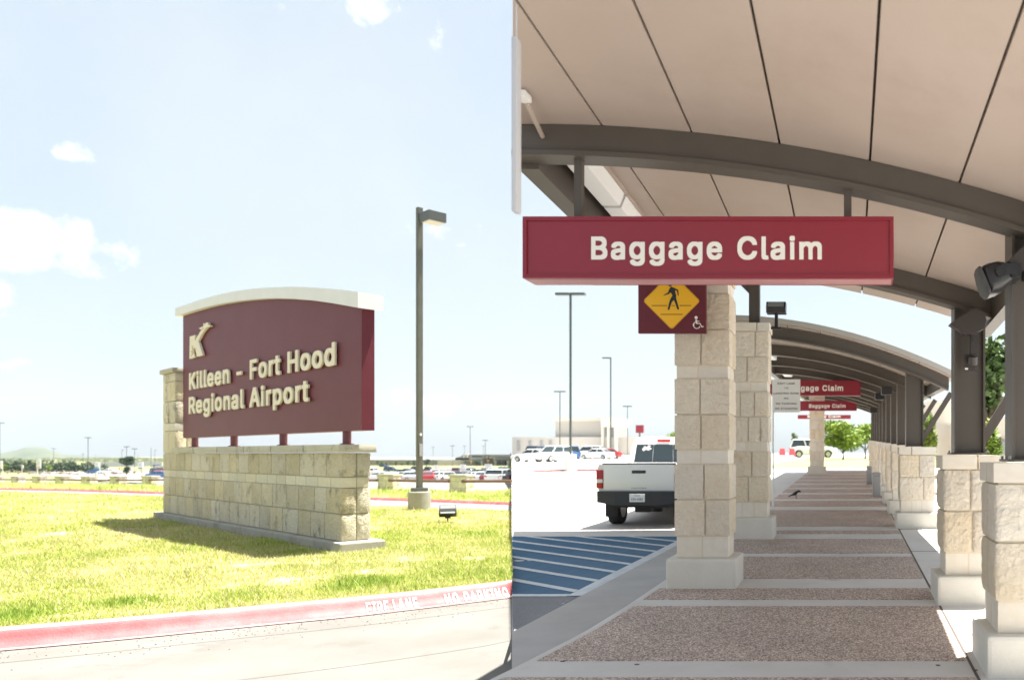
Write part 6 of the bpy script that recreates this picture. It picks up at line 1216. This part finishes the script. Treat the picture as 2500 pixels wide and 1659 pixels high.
# bed and cab bodies, lofted along the truck (y forward)
def prof(y, w, z0, z1, z2, tk=.9): return [(-w * tk, y, z0), (-w, y, z0 + .2), (-w, y, z1), (-w * .965, y, z2), (w * .965, y, z2), (w, y, z1), (w, y, z0 + .2), (w * tk, y, z0)]
MB().loft([prof(.0, hw * .985, .70, 1.28, 1.38), prof(.06, hw, .62, 1.3, 1.40), prof(2.05, hw, .6, 1.3, 1.40)]).build('bed', M['truckwhite'], tr, True, smooth=True)
MB().loft([prof(2.06, hw * .99, .55, 1.28, 1.36), prof(3.4, hw * .99, .5, 1.26, 1.34), prof(4.4, hw * .97, .5, 1.2, 1.28), prof(5.1, hw * .93, .55, 1.0, 1.1)]).build('cab_body', M['truckwhite'], tr, True, smooth=True)
m = MB(); R = []
for y, w, z in ((2.12, .86, 1.34), (2.14, .84, 1.40), (2.2, .72, 1.93), (2.34, .68, 2.02), (3.2, .68, 2.03), (3.5, .70, 1.96), (4.1, .8, 1.36)): pass
m.loft([[(-.865, 2.1, 1.33), (.865, 2.1, 1.33), (.865, 4.15, 1.33), (-.865, 4.15, 1.33)], [(-.74, 2.2, 1.88), (.74, 2.2, 1.88), (.74, 3.55, 1.88), (-.74, 3.55, 1.88)], [(-.69, 2.3, 2.0), (.69, 2.3, 2.0), (.69, 3.4, 2.0), (-.69, 3.4, 2.0)], [(-.55, 2.45, 2.03), (.55, 2.45, 2.03), (.55, 3.3, 2.03), (-.55, 3.3, 2.03)]]).build('cab', M['truckwhite'], tr, True, smooth=True)
def onb(x, z, o=-.012): return (x, 2.1 + (z - 1.33) / .55 * .1 + o, z)
for xa, xb in ((-.70, -.26), (-.25, .25), (.26, .70)):
    k = .93; MB().add([onb(xa, 1.40), onb(xb, 1.40), onb(xb * .93, 1.84), onb(xa * .93, 1.84), onb(xa, 1.40, 0.0), onb(xb, 1.40, 0), onb(xb * .93, 1.84, 0), onb(xa * .93, 1.84, 0)], [(0, 1, 2, 3), (7, 6, 5, 4), (0, 4, 5, 1), (1, 5, 6, 2), (2, 6, 7, 3), (3, 7, 4, 0)]).build('rear_window', M['carglass'], tr, True)
dec = [(-.52, 1.72), (-.46, 1.80), (-.40, 1.78), (-.36, 1.83), (-.30, 1.81), (-.33, 1.76), (-.27, 1.74), (-.36, 1.69), (-.42, 1.71), (-.48, 1.67)]
MB().add([onb(x, z, -.018) for x, z in dec], [tuple(range(len(dec)))]).build('window_decal', M['whitepaint'], tr, True)
MB().bbox(-.16, .16, 2.2, 2.3, 1.9, 1.965, .01).build('high_brake_lamp', M['redlens'], tr, True)
tg = MB().bbox(-.77, .77, -.045, .0, .80, 1.385, .025).build('tailgate', M['truckwhite'], tr, True, smooth=True); MB().bbox(-.8, .8, -.055, .05, 1.386, 1.41, .008).build('tailgate_cap', M['bumper'], tg, True)
MB().bbox(-.15, .15, -.058, -.044, 1.185, 1.25, .006).build('tailgate_handle', M['bumper'], tg, True)
L = letters('TACOMA', bold=.02); x0, x1, y0, y1 = tbounds(L)
for vs, fs in L: MB().add([(-.17 + (v.x - x0) / (x1 - x0) * .34, -.047, .855 + v.y * .045) for v in vs], fs).build('letter', M['greysteel'], tg, True)
for s_i in (-1, 1):
    lo, hi = sorted((s_i * .775, s_i * .935)); MB().bbox(lo, hi, -.04, .12, .86, 1.26, .025).build('tail_lamp', M['redlens'], tr, True, smooth=True)
    lo, hi = sorted((s_i * .785, s_i * .928)); MB().bbox(lo, hi, -.046, .0, .98, 1.06, .01).build('reverse_lamp', M['whitepaint'], tr, True)
    for y, nm in ((1.0, 'wheel'), (4.1, 'wheel')):
        w = add_obj('wheel', wheel_mesh(.38, .27), tr, (s_i * .77, y, .38), rad(90))
    lo, hi = sorted((s_i * .62, s_i * .9)); MB().box(lo, hi, .52, .55, .2, .62).build('mud_flap', M['rubber'], tr, True)
m = MB(); m.loft([[(x, y0_, z0_), (x, y1_, z0_), (x, y1_, z1_), (x, y0_, z1_)] for x, y0_, y1_, z0_, z1_ in ((-.95, .08, .4, .62, .78), (-.88, -.12, .2, .56, .80), (-.5, -.17, .1, .5, .80), (.5, -.17, .1, .5, .80), (.88, -.12, .2, .56, .80), (.95, .08, .4, .62, .78))]).build('bumper', M['bumper'], tr, True)
npt = MB().bbox(-.165, .165, -.19, -.172, .575, .745, .006).build('number_plate', M['plate'], tr, True)
L = letters('TEXAS', bold=.01); x0, x1, y0, y1 = tbounds(L); pm = mat('plate_ink', (.05, .09, .18), .5)
for vs, fs in L: MB().add([(-.06 + (v.x - x0) / (x1 - x0) * .12, -.193, .705 + v.y * .03) for v in vs], fs).build('letter', pm, npt, True)
L = letters('13H 4381', bold=.02); x0, x1, y0, y1 = tbounds(L)
for vs, fs in L: MB().add([(-.13 + (v.x - x0) / (x1 - x0) * .26, -.193, .61 + v.y * .09) for v in vs], fs).build('letter', pm, npt, True)
MB().box(-.75, .75, .3, 4.6, .42, .58).build('chassis', M['rubber'], tr, True); MB().bbox(-.18, .18, .25, .6, .32, .5, .04).build('spare_carrier', M['rubber'], tr, True); MB().bar((-.25, 1.0, .38), (.25, 1.0, .38), .2, .2, 10).build('axle', M['rubber'], tr, True)

# ------------------------------------------------------------------ right background
RC = [(1318, 1121, 'suv', 'navy', 82, 'dark blue vehicle behind the front of the white sedan'), (1301, 1127, 'sedan', 'white', 168, 'white sedan parked left of the lamp pedestal'), (1350, 1127, 'suv', 'white', 250, 'white vehicle right behind the white sedan'), (1371, 1123, 'suv', 'blue', 200, 'blue vehicle behind the lamp pedestal'), (1409, 1120, 'sedan', 'pale blue', 190, 'pale blue car just right of the lamp pedestal'), (1433, 1120, 'suv', 'white', 185, 'white vehicle third right of the lamp pedestal'), (1456, 1121, 'sedan', 'white', 170, 'white car nearest the cab of the pickup'), (1478, 1120, 'sedan', 'red', 190, 'reddish car partly behind the pickup cab')]
for x, y, k, c, a, lb_ in RC:
    p = GR(x, y); car(k, c, (p.x, p.y, p.z), rad(a), lb_, 'cars parked beyond the drop-off lane')
lp1 = far_pole(1393, 715, 1150, 2, 'tall twin-head lamp post with concrete pedestal beyond the drop-off lane', True, 'lamp posts beyond the drop-off lane', ped=False)
p = GR(1393, 1150); s = p.y / F; MB().bar((0, 0, -.2), (0, 0, 42 * s), 28 * s, 28 * s, 20).build('pedestal', M['pbase'], lp1, True, smooth=True)
for a in [(1491, 872, 1118, -1, 'single-head lamp post between the tall one and the pickup'), (1367, 954, 1116, 2, 'faint lamp post just left of the tall twin-head one'), (1532, 990, 1114, 2, 'faintest lamp post above the pickup cab')]: far_pole(*a, right=True, group='lamp posts beyond the drop-off lane', ped=False)
pts = [GR(x, y) for x, y in ((1300, 1153), (1340, 1151), (1393, 1149.5), (1450, 1149), (1560, 1148.5))]; n_ = [q_ + Vector((0, .5, 0)) for q_ in pts]
isl = MB(); isl.loft([[p_ + Vector((0, 0, -.1)), p_ + Vector((0, 0, .16)), q_ + Vector((0, .8, .16)), q_ + Vector((0, .8, -.1))] for p_, q_ in zip(pts, n_)]); o = isl.build('kerb_island', M['curb_red']); tag(o, kind='structure')
def rbox(m, x0, x1, yt, yb, Y, d): return sbox(m, x0, x1, yt, yb, Y, d)
bl = empty('pale_terminal', at(1400, 1112, 170), 0, 'pale blurred low building beyond the parked cars, right photo', 'building')
rbox(MB(), 1250.5, 1700, 1066, 1113, 172, 14).build('wall', M['palebuild'], bl); rbox(MB(), 1356, 1500, 1026, 1066, 174, 10).build('upper_wall', M['palebuild'], bl); rbox(MB(), 1350, 1506, 1019, 1027, 173, 12).build('cornice', M['pbase'], bl)
rbox(MB(), 1467, 1515, 1022, 1041, 168, 6).build('porch_roof', M['pbase'], bl)
for x in (1468, 1482, 1500): rbox(MB(), x, x + 5, 1041, 1112, 169, 1).build('porch_column', M['pbase'], bl)
rbox(MB(), 1474, 1480, 1043, 1066, 171, .8).build('window', M['greysteel'], bl); rbox(MB(), 1487, 1498, 1043, 1066, 171, .8).build('window', M['greysteel'], bl)
for x in (1262, 1290, 1318, 1340): rbox(MB(), x, x + 6, 1074, 1100, 171.6, .4).build('window', M['greysteel'], bl)
rs = empty('red_board', at(1561, 1112, 150), 0, 'small blurred red board on a post above the pickup cab', 'sign'); rbox(MB(), 1552, 1571, 1037, 1056, 150, .4).build('panel', M['redsign'], rs); rbox(MB(), 1560, 1563, 1056, 1112, 150.1, .2).build('post', M['farpole'], rs)
def rtree(x, ytop, ybase, wpx, m, label, Y=None, **kw):
    if Y is None: p = GR(x, ybase)
    else: p = at(x, ybase, Y)
    s = p.y / F; return tree(p, CZ + (PY - ytop) * s - p.z, wpx * s, m, label, **kw)
rtree(1640, 1045, 1110, 50, M['leaflight'], 'bright green bush top showing above the pickup cab', 120, leaves=500, seed=50, trunk=.2)
rtree(2058, 1016, 1122, 150, M['leaflight'], 'bright green spreading tree at the end of the walkway', 62, leaves=4200, seed=51, trunk=.16, clumps=22, leaf=.15)
rtree(2112, 1026, 1120, 110, M['leaflight'], 'second bright green tree behind the far steel columns', 66, leaves=1500, seed=52, trunk=.25, clumps=12, leaf=.13)
rtree(1940, 1050, 1112, 26, M['leafmid'], 'pale hazy tree between the notice post and the far pillar', 110, leaves=400, seed=53, trunk=.25)
for i, (x, yt, yb, w, Y, m, lb_) in enumerate([(2262, 985, 1100, 60, 26, 'leaflight', 'green shrub seen between the third and second steel columns'), (2420, 790, 1110, 150, 17, 'leafmid', 'leafy tree crown showing between the two near steel columns'), (2425, 1010, 1110, 60, 16, 'leaflight', 'green shrub low between the two near steel columns'), (2330, 1010, 1110, 90, 34, 'leafmid', 'green shrub behind the third low pillar')]):
    p = at(x, yb, Y); p.z = zr(p.x, Y); tree(p, CZ + (PY - yt) / F * Y - p.z, w / F * Y, M[m], lb_, leaves=1500, seed=60 + i, trunk=.2 if i != 1 else .45, clumps=14, leaf=.07 if i != 1 else .09)
wb = empty('stone_wing', at(2310, 1108, 22), 0, 'pale stone building wing behind the right hand columns', 'building')
rbox(MB(), 2264, 2342, 978, 1112, 30, 6).build('wall', M['pband'], wb); rbox(MB(), 2380, 2600, 1020, 1115, 24, 6).build('wall', M['pband'], wb); rbox(MB(), 2395, 2600, 1075, 1112, 23.8, .15).build('window_band', M['glassface'], wb)
rbox(MB(), 2380, 2620, 893, 925, 20, 3).build('roof_edge', M['taupe'], wb); rbox(MB(), 2414, 2420, 925, 1110, 20.2, .1).build('steel_post', M['farpole'], wb)
m = MB()
for x in (2262, 2283): pass
sheet('far_grass', [[(x, Y, zr(x, Y) + .03) for x in frange(-5, 12, 20)] for Y in (44, 50, 58, 75)], M['grassfar'])
for i, (x0, x1) in enumerate(((1901, 1917), (1925, 1941))):
    a, b = at(x0, 1111.5, 70), at(x1, 1094, 70); mm = MB(); mm.loft([[(a.x, 70, a.z), (a.x, 70.8, a.z), (a.x + .1, 70.55, b.z), (a.x + .1, 70.25, b.z)], [(b.x, 70, a.z), (b.x, 70.8, a.z), (b.x - .1, 70.55, b.z), (b.x - .1, 70.25, b.z)]])
    tag(mm.build('red_barrier', M['barrier']), ['left one of two blurred red barriers at the end of the lane', 'right one of two blurred red barriers at the end of the lane'][i], 'barrier', 'red barriers at the end of the lane')
p = at(1985, 1112, 76); car('suv', 'white', (p.x, p.y, zr(p.x, p.y)), rad(5), 'white vehicle beside the red barriers at the lane end', 'cars parked beyond the drop-off lane')

# ================================================================== AIR
hz = MB(); hz.box(-11200, 5300, -20, 4400, -90, 330); hzo = hz.build('haze', mat('haze_air', (1, 1, 1)))
hm = hzo.data.materials[0]; hn = hm.node_tree.nodes; hn.remove(hn['Principled BSDF']); pv = hn.new('ShaderNodeVolumePrincipled')
pv.inputs['Color'].default_value = (.80, .90, 1, 1); pv.inputs['Density'].default_value = 6.5e-5; pv.inputs['Anisotropy'].default_value = .2
hm.node_tree.links.new(pv.outputs[0], hn['Material Output'].inputs['Volume']); tag(hzo, kind='stuff'); hzo['label'] = 'thin summer haze over the far plain and hill'; hzo['category'] = 'haze'
